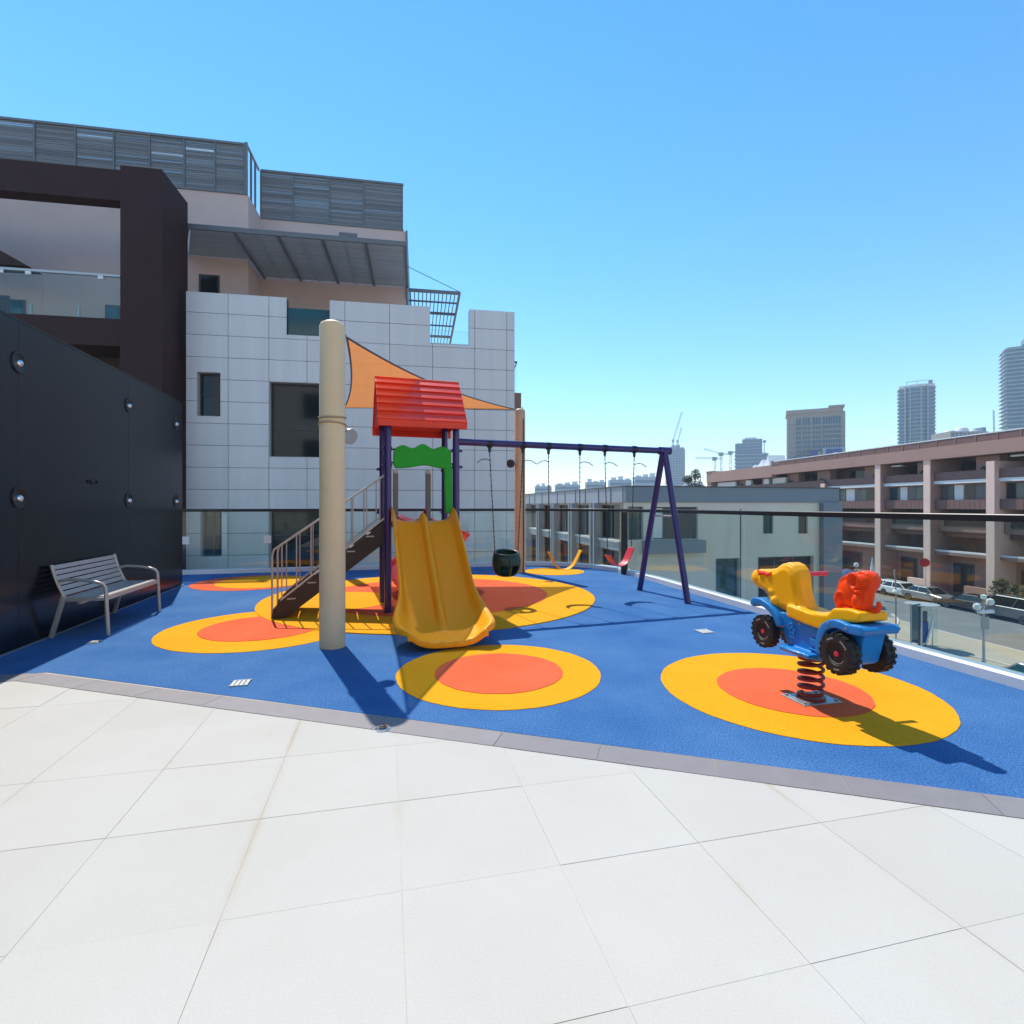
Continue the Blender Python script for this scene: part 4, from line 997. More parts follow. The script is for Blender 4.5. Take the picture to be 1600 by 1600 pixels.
# unseen wing added behind the viewpoint to bounce warm light; windows reflect it too
rw = thing('rear_bounce_wing', 'unseen cream wing with windows, added behind the viewpoint to bounce light onto the terrace', 'building', bmat(0, -8.5), T)
rh = [(x - .9, x + .9, z, z + 1.9) for x in (-12, -8, -4, 0, 4, 8) for z in (.9, 4.3, 7.7, 11.1)]
mb = MB()
for r in rects_minus(-15, 10, -7.6, 14.5, rh): mb.box(r[0], r[1], -.3, .0, r[2], r[3])
mb.build('front_wall', 'bounce_white', rw)
MB().box(-15, 10, -9, -.301, -7.6, -7.2).build('base', 'concrete', rw); MB().box(-15.1, 10.1, -9, .05, 14.501, 14.8).build('roof', 'concrete', rw)
for h in rh:
    o = MB().box(h[0], h[1], -.28, -.2, h[2], h[2] + .06).build('window', 'frame_dark', rw); MB().box(h[0], h[1], -.26, -.25, h[2] + .061, h[3]).build('pane', 'win_dark', o)
# ================================================================== street level, 9 m below the eye
ZS = -7.60
def S(px, py, z=ZS): return G(px, py, z)
tag(MB().slab([(-1600, -400), (1600, -400), (1600, 1600), (-1600, 1600)], ZS - .6, ZS - .03).build('ground', 'sand'), kind='structure')
BO, BU = Vector((45.6, 32.0)), Vector((-.123, .992)).normalized()      # facade line of the long brown building
BN = Vector((-BU.y, BU.x))                                             # towards the street (-x)
def br(u, n): p = BO + BU * u + BN * n; return (p.x, p.y)
def strip(u0, u1, n0, n1): return [br(u0, n0), br(u1, n0), br(u1, n1), br(u0, n1)]
tag(MB().slab(strip(-40, 140, 3.2, 14.2), ZS - .06, ZS - .004).build('road', 'asphalt'), kind='structure')
pv = MB().slab(strip(-40, 140, .0, 3.05), ZS - .05, ZS + .11).build('pavement', 'pave'); tag(pv, kind='structure')
tag(MB().slab(strip(-40, 140, 3.055, 3.195), ZS - .05, ZS + .12).build('kerb', 'kerb'), kind='structure')
# near pavement with a curved edge
near = [br(-40, 14.4), br(70, 14.4), br(70, 24), br(-40, 24)]
tag(MB().slab(near, ZS - .05, ZS + .10).build('pavement', 'pave'), kind='structure')
tag(MB().slab(strip(-40, 70, 14.22, 14.39), ZS - .05, ZS + .11).build('kerb', 'kerb'), kind='structure')
def arc_kerb(c, r, a0, a1, w=.16):
    p = [(c[0] + (r + o) * math.cos(a), c[1] + (r + o) * math.sin(a)) for o, rng in ((0, range(25)), (w, range(24, -1, -1))) for a in [a0 + (a1 - a0) * k / 24 for k in rng]]
    tag(MB().slab(p, ZS, ZS + .16).build('kerb', 'kerb'), kind='structure')
g = S(1515, 1040); arc_kerb((g.x - 3.6, g.y - 1.0), 5.4, -.75, .62)
g = S(1400, 985); arc_kerb((g.x - 7, g.y + 9), 11.0, -1.2, -.35)

# ------------------------------------------------------------------ grey and cream building in the middle (local: x along its front, y back)
KO = Vector((6.43, 30.0, 0))
gb = thing('grey_building', 'low grey and cream building with a slate roof band beyond the glass railing', 'building', KO, T)
gx, gy = Vector((CT, ST)), Vector((-ST, CT))
def gu(px, y=0.0): return ray_line(px, KO.xy + gy * y, gx)
def gz(px, py, y=0.0): p = KO.xy + gy * y + gx * gu(px, y); return 1.4 + (790 - py) / 830 * p.y
def gv(px): return ray_line(px, KO.xy, gy)                             # along the left flank
GXE = gu(1280); GD = 46.0
gh = [(.12, gu(1005), -.55, 1.35), (gu(1020), gu(1090), -.55, 1.33), (gu(1192), gu(1208), gz(1200, 834), gz(1200, 801)), (gu(1247), gu(1262), gz(1255, 834), gz(1255, 800)),
      (gu(1118), gu(1156), -7.5, gz(1137, 872)), (gu(1184), gu(1271), -7.5, gz(1228, 869))]
mb = MB()
for r in rects_minus(0, GXE, ZS, 1.58, gh): mb.box(r[0], r[1], 0, .3, r[2], r[3])
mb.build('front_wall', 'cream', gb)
MB().box(-.06, gu(1309), -.10, .29, 1.581, 2.46).build('roof_band', 'grey_band', gb)
MB().box(-.10, gu(1309) + .04, -.14, .33, 2.461, 2.53).build('coping', 'frame_dark', gb)
MB().box(.3, GXE, .301, GD, 1.6, 2.3).build('roof_slab', 'grey_light', gb)
MB().box(GXE + .001, gu(1309), -.35, 4.0, ZS, 1.575).build('side_pier', 'grey_band', gb)
def gwin(h, glass, y=0.0, depth=.25, fr='frame_dark', bars_v=(), bars_h=()): return window(h[0], h[1], h[2], h[3], y, gb, glass, depth, 'cream', bars_h, bars_v, fr, .07)
gwin(gh[0], 'win_teal'); gwin(gh[2], 'win_teal', depth=.15); gwin(gh[3], 'brown_grille', depth=.15)
h = gh[1]; w = gwin(h, 'brown_grille')
x0 = gu(1037)
MB().box(h[0] + .08, x0, .14, .20, h[2] + .08, h[3] - .08).build('blind', 'cream_sill', w)
for k in range(18):
    x = x0 + (h[1] - .1 - x0) * (k + .5) / 18; MB().box(x - .035, x + .035, .10, .16, h[2] + .08, h[3] - .08).build('grille_bar', 'brown_grille', w)
MB().box(gu(1003), gu(1095), -.55, -.001, -1.32, -.60).build('balcony_front', 'grey_band', gb)
MB().box(gu(1157) - .03, gu(1157) + .03, -.02, -.001, ZS, 1.2).build('expansion_joint', 'frame_dark', gb)
gwin(gh[4], 'win_teal', fr='grey_band'); h = gh[5]; gwin(h, 'win_dark', fr='grey_band', bars_v=(h[0] + (h[1] - h[0]) * .33, h[0] + (h[1] - h[0]) * .66), bars_h=(h[3] - .9,))
# left flank: band, bays of paired fins, upper and lower windows
FX = -.001
fh = []
bay = [.35 + 4.18 * k for k in range(11)]
for b in bay[:-1]: fh += [(b + .45, b + 3.2, -.60, 1.45), (b + .6, b + 3.1, -4.2, -1.25), (b + .6, b + 3.1, -7.2, -4.9)]
mb = MB()
for r in rects_minus(.31, GD, ZS, 1.58, fh): mb.box(.0, .28, r[0], r[1], r[2], r[3])
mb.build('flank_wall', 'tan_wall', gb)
MB().box(-.08, .29, .30, GD, 1.581, 2.46).build('roof_band', 'grey_light', gb)  # same band, lighter here: sky sheen on this flank is in the colour
MB().box(-.12, .33, .34, GD, 2.461, 2.53).build('coping', 'frame_dark', gb)
for i, b in enumerate(bay):
    for d in (3.38, 3.95):
        if b + d < GD: MB().box(-.42, -.001, b + d, b + d + .17, ZS, 1.57).build('fin', 'grey_light', gb)
    for d in (1.5, 3.4): MB().box(-.11, -.081, b + d, b + d + .05, 1.585, 2.455).build('band_joint', 'frame_dark', gb)
    if i < len(bay) - 1:
        MB().box(-.16, -.001, b + .30, b + 3.35, -.74, -.615).build('sill', 'cream_sill', gb)
        MB().box(-.10, -.001, b + .30, b + 3.35, -1.22, -.745).build('spandrel', 'grey_light', gb)
        for (y0, y1, z0, z1), gl in zip(fh[3 * i:3 * i + 3], ('win_curtain' if i % 3 else 'win_dark', 'win_dark', 'void')):
            f = MB(); f.box(.10, .16, y0, y0 + .07, z0, z1); f.box(.10, .16, y1 - .07, y1, z0, z1); f.box(.10, .16, y0 + .07, y1 - .07, z1 - .07, z1); f.box(.10, .16, y0 + .07, y1 - .07, z0, z0 + .07); f.box(.10, .16, (y0 + y1) / 2 - .03, (y0 + y1) / 2 + .03, z0 + .07, z1 - .07)
            o = f.build('window', 'frame_dark', gb); MB().box(.17, .18, y0, y1, z0, z1).build('pane', gl, o)

# ------------------------------------------------------------------ long brown building across the street (local: x along the facade going away, y towards the street)
BR = math.atan2(BU.y, BU.x)
bb = thing('brown_building', 'long reddish brown apartment building with pale piers across the street', 'building', (BO.x, BO.y, 0), BR)
def bu(px, n=0.0): return ray_line(px, BO + BN * n, BU)
piers = [(10.6, 6.0), (16.9, 5.45), (23.35, 6.1), (29.65, 6.1), (38.65, 4.3)]
UE, UF = 49.1, 69.4
MB().box(-8, UE, -.9, .12, 6.1, 7.32).build('parapet_band', 'brown', bb)
MB().box(UE + .001, UF, -.9, .12, 5.75, 7.55).build('parapet_band', 'brown', bb)
MB().box(-8, UE, -14, -.901, 6.4, 7.3).build('roof', 'roof_white', bb); MB().box(UE + .001, UF, -14, -.901, 6.4, 7.2).build('roof', 'roof_white', bb)
MB().box(-8, UE, -.25, -.12, 8.02, 8.12).build('roof_rail', 'roof_white', bb)
u = -8.0
while u < UE - 2:
    MB().box(u + .06, u + 1.96, -.20, -.16, 7.321, 8.01).build('roof_panel', 'brown_rail', bb); MB().box(u - .03, u + .05, -.22, -.12, 7.321, 8.019).build('rail_post', 'brown_dark', bb); u += 2.0
MB().box(UE - .02, UE + .3, -14, .1, 7.321, 8.2).build('end_wall', 'brown', bb)
MB().box(UF - 1.5, UF, -14, -.0, ZS, 7.56).build('end_wall', 'brown', bb)
# carcass behind the bays
MB().box(-8, UF - 1.501, -14, -3.6, ZS, 6.3).build('back_wall', 'brown_dark', bb)
us = [-8.0] + [p[0] for p in piers] + [45.0, 51.5, 58.0, UF - 1.5]
for i, (pu, top) in enumerate(piers):
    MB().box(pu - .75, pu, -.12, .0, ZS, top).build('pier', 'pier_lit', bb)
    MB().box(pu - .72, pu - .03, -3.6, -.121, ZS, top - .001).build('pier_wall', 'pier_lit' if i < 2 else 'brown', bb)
rb = random.Random(4)
for i, (u0, u1) in enumerate(zip(us, us[1:])):
    a, b = u0 + .001, u1 - .751 if i < len(piers) else u1 - .001
    m = (a + b) / 2
    # top terrace: deep recess with openings
    MB().box(a, b, -3.0, -.45, 3.58, 3.90).build('floor_edge', 'roof_white' if i < 5 else 'brown', bb)
    MB().box(a, b, -.62, -.50, 3.901, 4.75).build('balcony_rail', 'brown_rail', bb)
    MB().box(a, a + (b - a) * .38, -2.4, -1.4, 3.901, 6.09).build('room_wall', 'brown', bb)
    o = MB().box(a + (b - a) * .45, b - .3, -3.4, -3.3, 4.0, 5.95).build('window', 'frame_dark', bb); MB().box(a + (b - a) * .47, b - .45, -3.29, -3.28, 4.1, 5.85).build('pane', 'win_dark', o)
    if i in (1, 3): MB().box(b - 1.9, b - .7, -1.3, -.8, 5.75, 5.9).build('awning', 'roof_white', bb)
    x = rb.uniform(a + .4, b - 1.2); MB().box(x, x + .8, -1.3, -1.0, 3.901, 4.55 + rb.random() * .5).build('ac_unit', rb.choice(('roof_white', 'concrete')), bb)
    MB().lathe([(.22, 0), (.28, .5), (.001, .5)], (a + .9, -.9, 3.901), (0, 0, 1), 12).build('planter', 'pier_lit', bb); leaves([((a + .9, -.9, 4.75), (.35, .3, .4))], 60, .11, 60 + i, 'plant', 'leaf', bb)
    # window storey
    MB().box(a, b, -1.9, -1.2, 1.2, 3.57).build('storey_wall', 'brown', bb)
    w0 = a + .9
    cells = ((w0, w0 + (b - w0) * .45, 'w'), (w0 + (b - w0) * .47, w0 + (b - w0) * .66, 'c'), (w0 + (b - w0) * .68, b - .1, 'w')) if i in (0, 3, 4, 5, 6) or i == 2 else ((w0, b - .1, 'w'),)
    for x0, x1, ty in cells:
        if ty == 'c': MB().box(x0, x1, -1.199, -1.08, 1.95, 3.45).build('cream_panel', 'cream_sill', bb); continue
        o = MB().box(x0, x1, -1.199, -1.15, 2.0, 3.45).build('window', 'frame_dark', bb)
        n = max(2, int((x1 - x0) / .75))
        for k in range(n):
            q0, q1 = x0 + .05 + (x1 - x0 - .05) * k / n, x0 + (x1 - x0 - .05) * (k + 1) / n
            MB().box(q0, q1, -1.149, -1.14, 2.07, 3.38).build('pane', rb.choice(('win_dark', 'win_dark', 'win_curtain', 'win_teal')), o)
    MB().box(a, b, -1.0, -.55, 1.05, 1.98).build('balcony_front', 'brown_rail', bb)
    for k in range(int((b - a) / .5)): MB().box(a + .5 * k + .1, a + .5 * k + .13, -.549, -.53, 1.06, 1.97).build('front_rib', 'brown_dark', bb)
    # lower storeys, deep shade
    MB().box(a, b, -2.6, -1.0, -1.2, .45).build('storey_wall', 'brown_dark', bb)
    o = MB().box(a + .8, b - .6, -.999, -.95, -.7, .35).build('window', 'frame_dark', bb); MB().box(a + .9, b - .7, -.949, -.94, -.6, .25).build('pane', 'win_dark', o)
    MB().box(a, b, -3.2, -1.6, -1.75, -1.201).build('floor_edge', 'brown_rail', bb)
    MB().box(a, b, -.9, -.6, -3.25, -3.08).build('canopy_beam', 'roof_white', bb)
    MB().box(a, b, -3.4, -.601, -3.55, -3.26).build('canopy_slab', 'brown_dark', bb)
    MB().box(a, b, -3.59, -2.3, ZS, -3.56).build('ground_wall', 'brown', bb)
    o = MB().box(a + (b - a) * .55, b - .4, -2.299, -2.25, ZS + .2, -4.4).build('door', 'frame_dark', bb); MB().box(a + (b - a) * .58, b - .55, -2.249, -2.24, ZS + .3, -4.6).build('pane', 'void', o)
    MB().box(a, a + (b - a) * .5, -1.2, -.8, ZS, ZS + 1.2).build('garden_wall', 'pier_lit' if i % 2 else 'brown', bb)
# pale roof-top volumes
def roof_unit(px0, px1, py, u_, dpt, z0, name='roof_unit', m='roof_white'):
    x0, x1 = bu(px1, -3), bu(px0, -3); MB().box(x0, x1, -3 - dpt, -3, z0, z0 + py).build(name, m, bb)
roof_unit(1262, 1276, 1.1, 0, 2, 7.3); roof_unit(1210, 1228, 1.0, 0, 2, 7.3)
for k, (px0, px1, hh) in enumerate(((1168, 1182, 1.3), (1178, 1194, 2.0), (1190, 1203, 2.6))):
    x0, x1 = bu(px1, -4), bu(px0, -4)
    MB().prism([(x0, 7.2), (x1, 7.2), (x0 + (x1 - x0) * .2, 7.2 + hh)], lambda p: (p[0], -7, p[1]), lambda p: (p[0], -4, p[1])).build('roof_sail', 'roof_white', bb)
for px0, px1, m in ((1122, 1150, 'roof_white'), (1166, 1174, 'cream_sill'), (1194, 1202, 'cream_sill'), (1208, 1228, 'cream')):
    MB().box(bu(px1, -.8), bu(px0, -.8), -1.1, -.7, 3.91, 5.6).build('terrace_screen', m, bb)
MB().box(UF - 1.6, UF + .05, -2.5, .2, 7.561, 7.85).build('corner_cap', 'brown_dark', bb)
# ================================================================== vehicles
def car(name, label, u, n, style, paint, flip=False, glass='car_glass', pos=None, rz=None):
    p = br(u, n) if pos is None else pos
    t = thing(name, label, 'car', (p[0], p[1], ZS), (BR if rz is None else rz) + (math.pi if flip else 0), 'cars on the street below')
    if style == 'suv': body = [(-2.3, .32), (-2.36, .62), (-2.34, 1.02), (-2.2, 1.10), (1.0, 1.10), (2.1, 1.0), (2.36, .86), (2.38, .40), (2.2, .30)]; cb, ct, zb, zt = (-2.28, 1.15), (-2.05, .35), 1.09, 1.74
    elif style == 'van': body = [(-2.4, .34), (-2.45, 1.15), (1.5, 1.15), (2.3, 1.02), (2.45, .7), (2.4, .34)]; cb, ct, zb, zt = (-2.42, 1.7), (-2.3, .9), 1.14, 1.92
    else: body = [(-2.2, .30), (-2.30, .55), (-2.26, .88), (-2.0, .96), (-1.3, .97), (.9, .93), (2.0, .78), (2.25, .62), (2.28, .36), (2.1, .27)]; cb, ct, zb, zt = (-1.85, 1.10), (-1.15, .25), .93, 1.43
    MB().prism(body, lambda q: (q[0], -.88, q[1]), lambda q: (q[0], .88, q[1])).build('body', paint, t, bevel=.09, bseg=3)
    wb, wt = .80, .62
    MB().hexa([(cb[0], -wb, zb - .04), (cb[1], -wb, zb - .04), (cb[1], wb, zb - .04), (cb[0], wb, zb - .04), (ct[0], -wt, zt - .03), (ct[1], -wt, zt - .03), (ct[1], wt, zt - .03), (ct[0], wt, zt - .03)]).build('windows', glass, t, bevel=.03)
    MB().hexa([(ct[0] - .03, -wt - .015, zt - .05), (ct[1] + .04, -wt - .015, zt - .05), (ct[1] + .04, wt + .015, zt - .05), (ct[0] - .03, wt + .015, zt - .05), (ct[0] + .06, -wt + .05, zt + .02), (ct[1] - .08, -wt + .05, zt + .02), (ct[1] - .08, wt - .05, zt + .02), (ct[0] + .06, wt - .05, zt + .02)]).build('roof', paint, t, bevel=.02)
    for s in (-1, 1):
        mb = MB()
        for f in (0, .46, 1):
            b = Vector((cb[0] + (cb[1] - cb[0]) * f, s * (wb + .004), zb - .03)); a = Vector((ct[0] + (ct[1] - ct[0]) * f, s * (wt + .006), zt - .03)); mb.bar(b, a, .07, .03, (0, s, 0))
        mb.build('pillar', paint, t)
        MB().box(.62, .80, s * .90 if s > 0 else -1.04, 1.04 if s > 0 else -.90, zb - .04, zb + .09).build('mirror', paint, t, bevel=.02)
        for x in (-1.38, 1.42):
            w = MB().lathe([(.20, -.11), (.33, -.10), (.335, 0), (.33, .10), (.20, .115)], (x, s * .80, .335), (0, s, 0), 20).build('wheel', 'tyre', t, True)
            MB().lathe([(.21, .10), (.20, .118), (.05, .10), (.001, .12)], (x, s * .80, .335), (0, s, 0), 14).build('rim', 'rim', w)
        fx, bx = body[-2][0] - .12, body[1][0] + .10
        MB().box(fx - .10, fx + .135, s * .50 - .16, s * .50 + .16, .62, .76).build('headlight', 'light_clear', t, bevel=.03); MB().box(bx - .13, bx + .08, s * .62 - .13, s * .62 + .13, .68, .86).build('tail_light', 'light_red', t, bevel=.02)
    return t
car('parked_car', 'white parked car farthest along the kerb, left of the other white one', bu(1383, 4.4), 4.4, 'sedan', 'paint_white')
car('parked_car', 'white parked car right behind the silver one across the street', bu(1411, 4.5), 4.5, 'sedan', 'paint_white', True)
car('parked_car', 'silver parked car with dark windows at the kerb below the red sign', bu(1453, 4.5), 4.5, 'sedan', 'paint_silver', True)
car('parked_car', 'low black parked car between the silver car and the grey van', bu(1517, 4.6), 4.6, 'sedan', 'paint_dark')
car('parked_van', 'dark grey parked van at the kerb near the shrubs', bu(1584, 5.2), 5.2, 'van', 'paint_grey')
g = S(1612, 1098); car('parked_car', 'pale car with green tinted windows close below the railing', 0, 0, 'suv', 'paint_silver', glass='car_teal', pos=(g.x + .3, g.y), rz=R(96))

# ------------------------------------------------------------------ street furniture
g = S(1537, 1040)
t = thing('street_lamp', 'street lamp post with round white heads and a sign board', 'street lamp', (g.x, g.y, ZS), .2)
MB().lathe([(.10, 0), (.10, .3), (.07, .35), (.055, 3.75)], (0, 0, 0), (0, 0, 1), 14).build('post', 'steel', t, True)
for s in (-1, 1):
    MB().tube([(0, 0, 3.3), (s * .3, 0, 3.42), (s * .42, 0, 3.4)], .03, 8).build('arm', 'steel', t, True); MB().lathe([(.001, -.2), (.15, -.15), (.2, 0), (.15, .15), (.001, .2)], (s * .46, 0, 3.45 + .12 * s), (0, 0, 1), 16).build('lamp_head', 'globe', t, True)
MB().lathe([(.001, -.15), (.13, -.1), (.14, .1), (.001, .15)], (0, 0, 3.86), (0, 0, 1), 14).build('lamp_head', 'globe', t, True)
MB().box(-.27, .27, -.09, -.05, 2.05, 2.75).build('sign_board', 'steel', t); MB().tube([(-.5, -.1, 3.05), (.5, -.1, 3.05)], .10, 10).build('cross_tube', 'globe', t, True)
g = S(1430, 1010)
t = thing('street_lamp', 'curved street lamp with a silver head above the glass kiosk', 'street lamp', (g.x - .15, g.y + 1.5, ZS), .3)
MB().tube([(0, 0, 0), (0, 0, 3.3), (-.05, 0, 4.1), (-.18, 0, 4.5), (-.12, 0, 4.75)], .045, 10).build('post', 'steel', t, True); MB().lathe([(.001, -.12), (.2, -.1), (.26, 0), (.2, .12), (.001, .16)], (.05, 0, 3.25), (0, 0, 1), 16).build('lamp_head', 'globe', t, True)
g = S(1436, 1014)
t = thing('glass_kiosk', 'small glass kiosk with white curved frame on the near pavement', 'kiosk', (g.x, g.y, ZS + .1), .45)
MB().box(-.95, -.10, -.05, -.02, .55, 2.75).build('side_panel', 'win_teal', t); MB().box(-.98, -.93, -.07, .0, 0, 2.8).build('post', 'frame_light', t); MB().box(-.10, .02, -.08, .02, 0, 2.75).build('post', 'frame_dark', t)
MB().tube([(.08, -.1, 0), (.08, -.1, 2.5), (.5, -.1, 2.6), (1.0, -.1, 2.55), (1.25, -.1, 2.2), (1.32, -.1, 1.5), (1.30, -.1, 0)], .045, 8).build('frame', 'globe', t, True)
MB().tube([(.5, -.12, .15), (.9, -.12, .85), (1.28, -.12, 1.7)], .07, 8).build('brace', 'globe', t, True); MB().box(.12, 1.0, -.05, .55, .2, 1.55).build('cabinet', 'sign_blue', t, bevel=.05); MB().box(.15, .9, -.04, .5, 1.551, 2.2).build('cabinet_top', 'frame_dark', t, bevel=.05)
MB().box(.12, 1.26, .0, .02, 1.6, 2.5).build('glass_pane', 'glass', t); MB().box(1.34, 1.9, -.1, -.08, .1, 2.3).build('glass_pane', 'glass', t)
MB().lathe([(.9, .0), (.9, .06), (.001, .10)], (.55, .1, 2.62), (0, 0, 1), 20).build('roof', 'frame_light', t, True)
t = thing('no_stopping_sign', 'round red road sign on a white post before the brown building', 'road sign', (*br(bu(1446, 2.4), 2.4), ZS + .1), BR)
MB().lathe([(.05, 0), (.05, 3.4)], (0, 0, 0), (0, 0, 1), 10).build('post', 'roof_white', t, True); MB().lathe([(.42, -.03), (.42, .03)], (0, .07, 3.3), (-.5, .86, 0), 24).build('disc', 'sign_red', t)
p = BA(23.5, 44); t = thing('parasol', 'dark blue open parasol between the grey building and the orange elephant', 'parasol', (30.6, 48.5, ZS))
MB().lathe([(.04, 0), (.04, 3.2)], (0, 0, 0), (0, 0, 1), 10).build('pole', 'steel', t, True); MB().lathe([(1.5, 2.55), (1.46, 2.68), (.75, 3.0), (.05, 3.25), (.001, 3.26)], (0, 0, 0), (0, 0, 1), 8).build('canopy', 'parasol_blue', t)
t = thing('parasol', 'folded white parasol at the foot of a pale pier', 'parasol', (34.6, 51.0, ZS))
MB().lathe([(.04, 0), (.04, 3.9)], (0, 0, 0), (0, 0, 1), 10).build('pole', 'steel', t, True); MB().lathe([(.05, 1.9), (.26, 2.0), (.16, 3.0), (.03, 4.0), (.001, 4.02)], (0, 0, 0), (0, 0, 1), 10).build('canopy', 'roof_white', t, True)
t = thing('globe_lamp', 'small globe lamp beside the blue parasol', 'street lamp', (31.9, 49.2, ZS))
MB().lathe([(.05, 0), (.04, 3.3)], (0, 0, 0), (0, 0, 1), 10).build('post', 'steel', t, True); MB().lathe([(.001, -.22), (.2, -.12), (.22, .0), (.15, .18), (.001, .22)], (0, 0, 3.5), (0, 0, 1), 14).build('globe', 'globe', t, True)

# ------------------------------------------------------------------ vegetation: leaf-sized faces through an uneven crown
def tree(name, label, loc, h, lobes, n, size, seed, m, r=.07, group=None):
    t = thing(name, label, 'tree' if 'tree' in name else 'shrub', loc, 0, group)
    MB().tube([(0, 0, 0), (.05, .02, h * .3), (-.03, .05, h * .65), (.04, 0, h * .9)], [r, r * .8, r * .55, r * .25], 8).build('trunk', 'bark', t, True)
    for k in range(5):
        c = lobes[k % len(lobes)][0]; MB().tube([(0, .02, h * (.3 + .08 * k)), (c[0] * .5, c[1] * .5, (h * .4 + c[2]) / 2), c], [r * .5, r * .3, r * .12], 6).build('limb', 'bark', t, True)
    leaves(lobes, n, size, seed, 'crown', m, t)
    return t
for i, (px, n, h, lab) in enumerate(((1566, 1.6, 2.6, 'olive green shrub left of the other shrub by the brown building'), (1592, 2.0, 2.3, 'olive green shrub at the right picture edge by the brown building'), (1612, 2.2, 2.4, 'olive green shrub farthest right by the brown building'))):
    q = br(bu(px, n), n)
    lobes = [((0, 0, h * .62), (1.0, .9, h * .36)), ((.7, .2, h * .5), (.7, .7, h * .3)), ((-.6, -.1, h * .45), (.7, .7, h * .3)), ((.2, .4, h * .8), (.6, .5, h * .22))]
    tree('shrub', lab, (q[0], q[1], ZS + .11), h, lobes, 1500, .10, 20 + i, 'leaf', .05, 'shrubs before the brown building')
q = br(bu(1592, 2.5), 2.5)
hd = thing('hedge', 'low clipped green hedge below the shrubs', 'hedge', (q[0], q[1], ZS + .1), BR)
leaves([((x, 0, .3), (.6, .35, .32)) for x in (-3, -2.2, -1.4, -.6, .2, 1, 1.8, 2.6)], 2600, .05, 9, 'foliage', 'hedge', hd)
lob = [((0, 0, 13.5), (1.6, 1.6, 1.8)), ((-.9, .3, 12), (1.5, 1.3, 1.4)), ((.8, -.2, 12.2), (1.3, 1.3, 1.3)), ((-1.4, 0, 14.2), (1.0, 1.0, .9)), ((.3, 0, 15.2), (1.0, 1.0, 1.1))]
tree('street_tree', 'hazy grey green tree at the far end of the brown building', (36.4, 106.0, ZS), 14.5, lob, 1500, .22, 31, 'leaf_far', .22)

# ------------------------------------------------------------------ far towers
def at(px, Y): return (px - 800) / 830 * Y
def zz(py, Y): return 1.4 + (790 - py) / 830 * Y
def slabs(root, poly, z0, z1, dz, m, th=.5, name='floor_slab'):
    n = int((z1 - z0) / dz); a = MB().slab(poly, 0, th).build(name, m, root); a.location = (0, 0, z0)
    for k in range(1, n + 1): inst(a, root, (0, 0, z0 + dz * k))
def rect(x0, x1, y0, y1): return [(x0, y0), (x1, y0), (x1, y1), (x0, y1)]
Y = 420; x0 = at(1571, Y)
t = thing('tower_block', 'tall blue glass tower with stacked balconies at the right picture edge', 'tower', (x0, Y, ZS), -R(34), 'far towers')
H = zz(543, Y) - ZS
MB().box(1.2, 20, 1.5, 22, 0, H).build('glass_core', 'tower_glass', t); MB().box(14.8, 40, .2, 24, 0, H + 3).build('side_wall', 'tower_slab', t)
slabs(t, rect(-.6, 14.6, .0, 24), 3, H - 1, 3.15, 'tower_slab', .75)
for k in range(3): MB().box(12 + 3.5 * k, 30, 3 + k, 18, H + 3.001 if k == 0 else H + 3 + 4.2 * k, H + 3 + 4.2 * (k + 1) - .01).build('crown', 'tower_shell', t)
Y = 470; xa, xb = at(1402, Y), at(1462, Y); w = (xb - xa) * .80
t = thing('tower_block', 'round fronted blue glass tower rising behind the brown roof', 'tower', ((xa + xb) / 2, Y, ZS), -R(33), 'far towers')
H = zz(606, Y) - ZS
def bow(s, d=1.0): return [(-w / 2 * s, 9), (-w / 2 * s, -2)] + [(w / 2 * s * (-.62 + 1.24 * k / 12), -4 * d - 3.2 * d * math.sin(math.pi * k / 12)) for k in range(13)] + [(w / 2 * s, -2), (w / 2 * s, 9)]
MB().slab(bow(.93, .8), 0, H).build('glass_core', 'tower_glass', t)
slabs(t, bow(1.0), 3, H - 1, 3.3, 'tower_slab', .55)
for f in (-.62, -.36, .2, .55): MB().box(w / 2 * f - .35, w / 2 * f + .35, -7.6 + abs(f) * 2.6, -3, 0, H + 1).build('fin', 'tower_slab', t)
MB().slab(bow(.94, .95), H, H + 2.2).build('crown', 'roof_white', t); MB().box(w * .30, w * .40, -4, 2, H + 2.21, H + 5).build('roof_unit', 'tower_shell', t)
MB().tube([(-w * .28, -6, H + 4.6), (w * .3, -6, H + 4.9)], .25, 6).build('roof_rail', 'tower_shell', t)
for px in (-.28, .0, .3): MB().tube([(w * px, -6, H + 2.2), (w * px, -6, H + 4.8)], .2, 6).build('rail_post', 'tower_shell', t)
Y = 300; xa, xb = at(1230, Y), at(1319, Y); w = (xb - xa) * .87; H = zz(648, Y) - ZS
t = thing('tower_block', 'broad beige stone tower with vertical window strips behind the brown roof', 'tower', (xa, Y, ZS), -R(26), 'far towers')
MB().box(0, w, 0, 18, 0, H).build('wall', 'tower_stone', t); MB().box(-.5, w - 1, -.6, 18, H + .01, H + 2.2).build('crown', 'tower_stone', t); MB().box(w * .72, w - .4, -1.2, 17, H + 2.21, H + 3.4).build('crown', 'tower_stone', t)
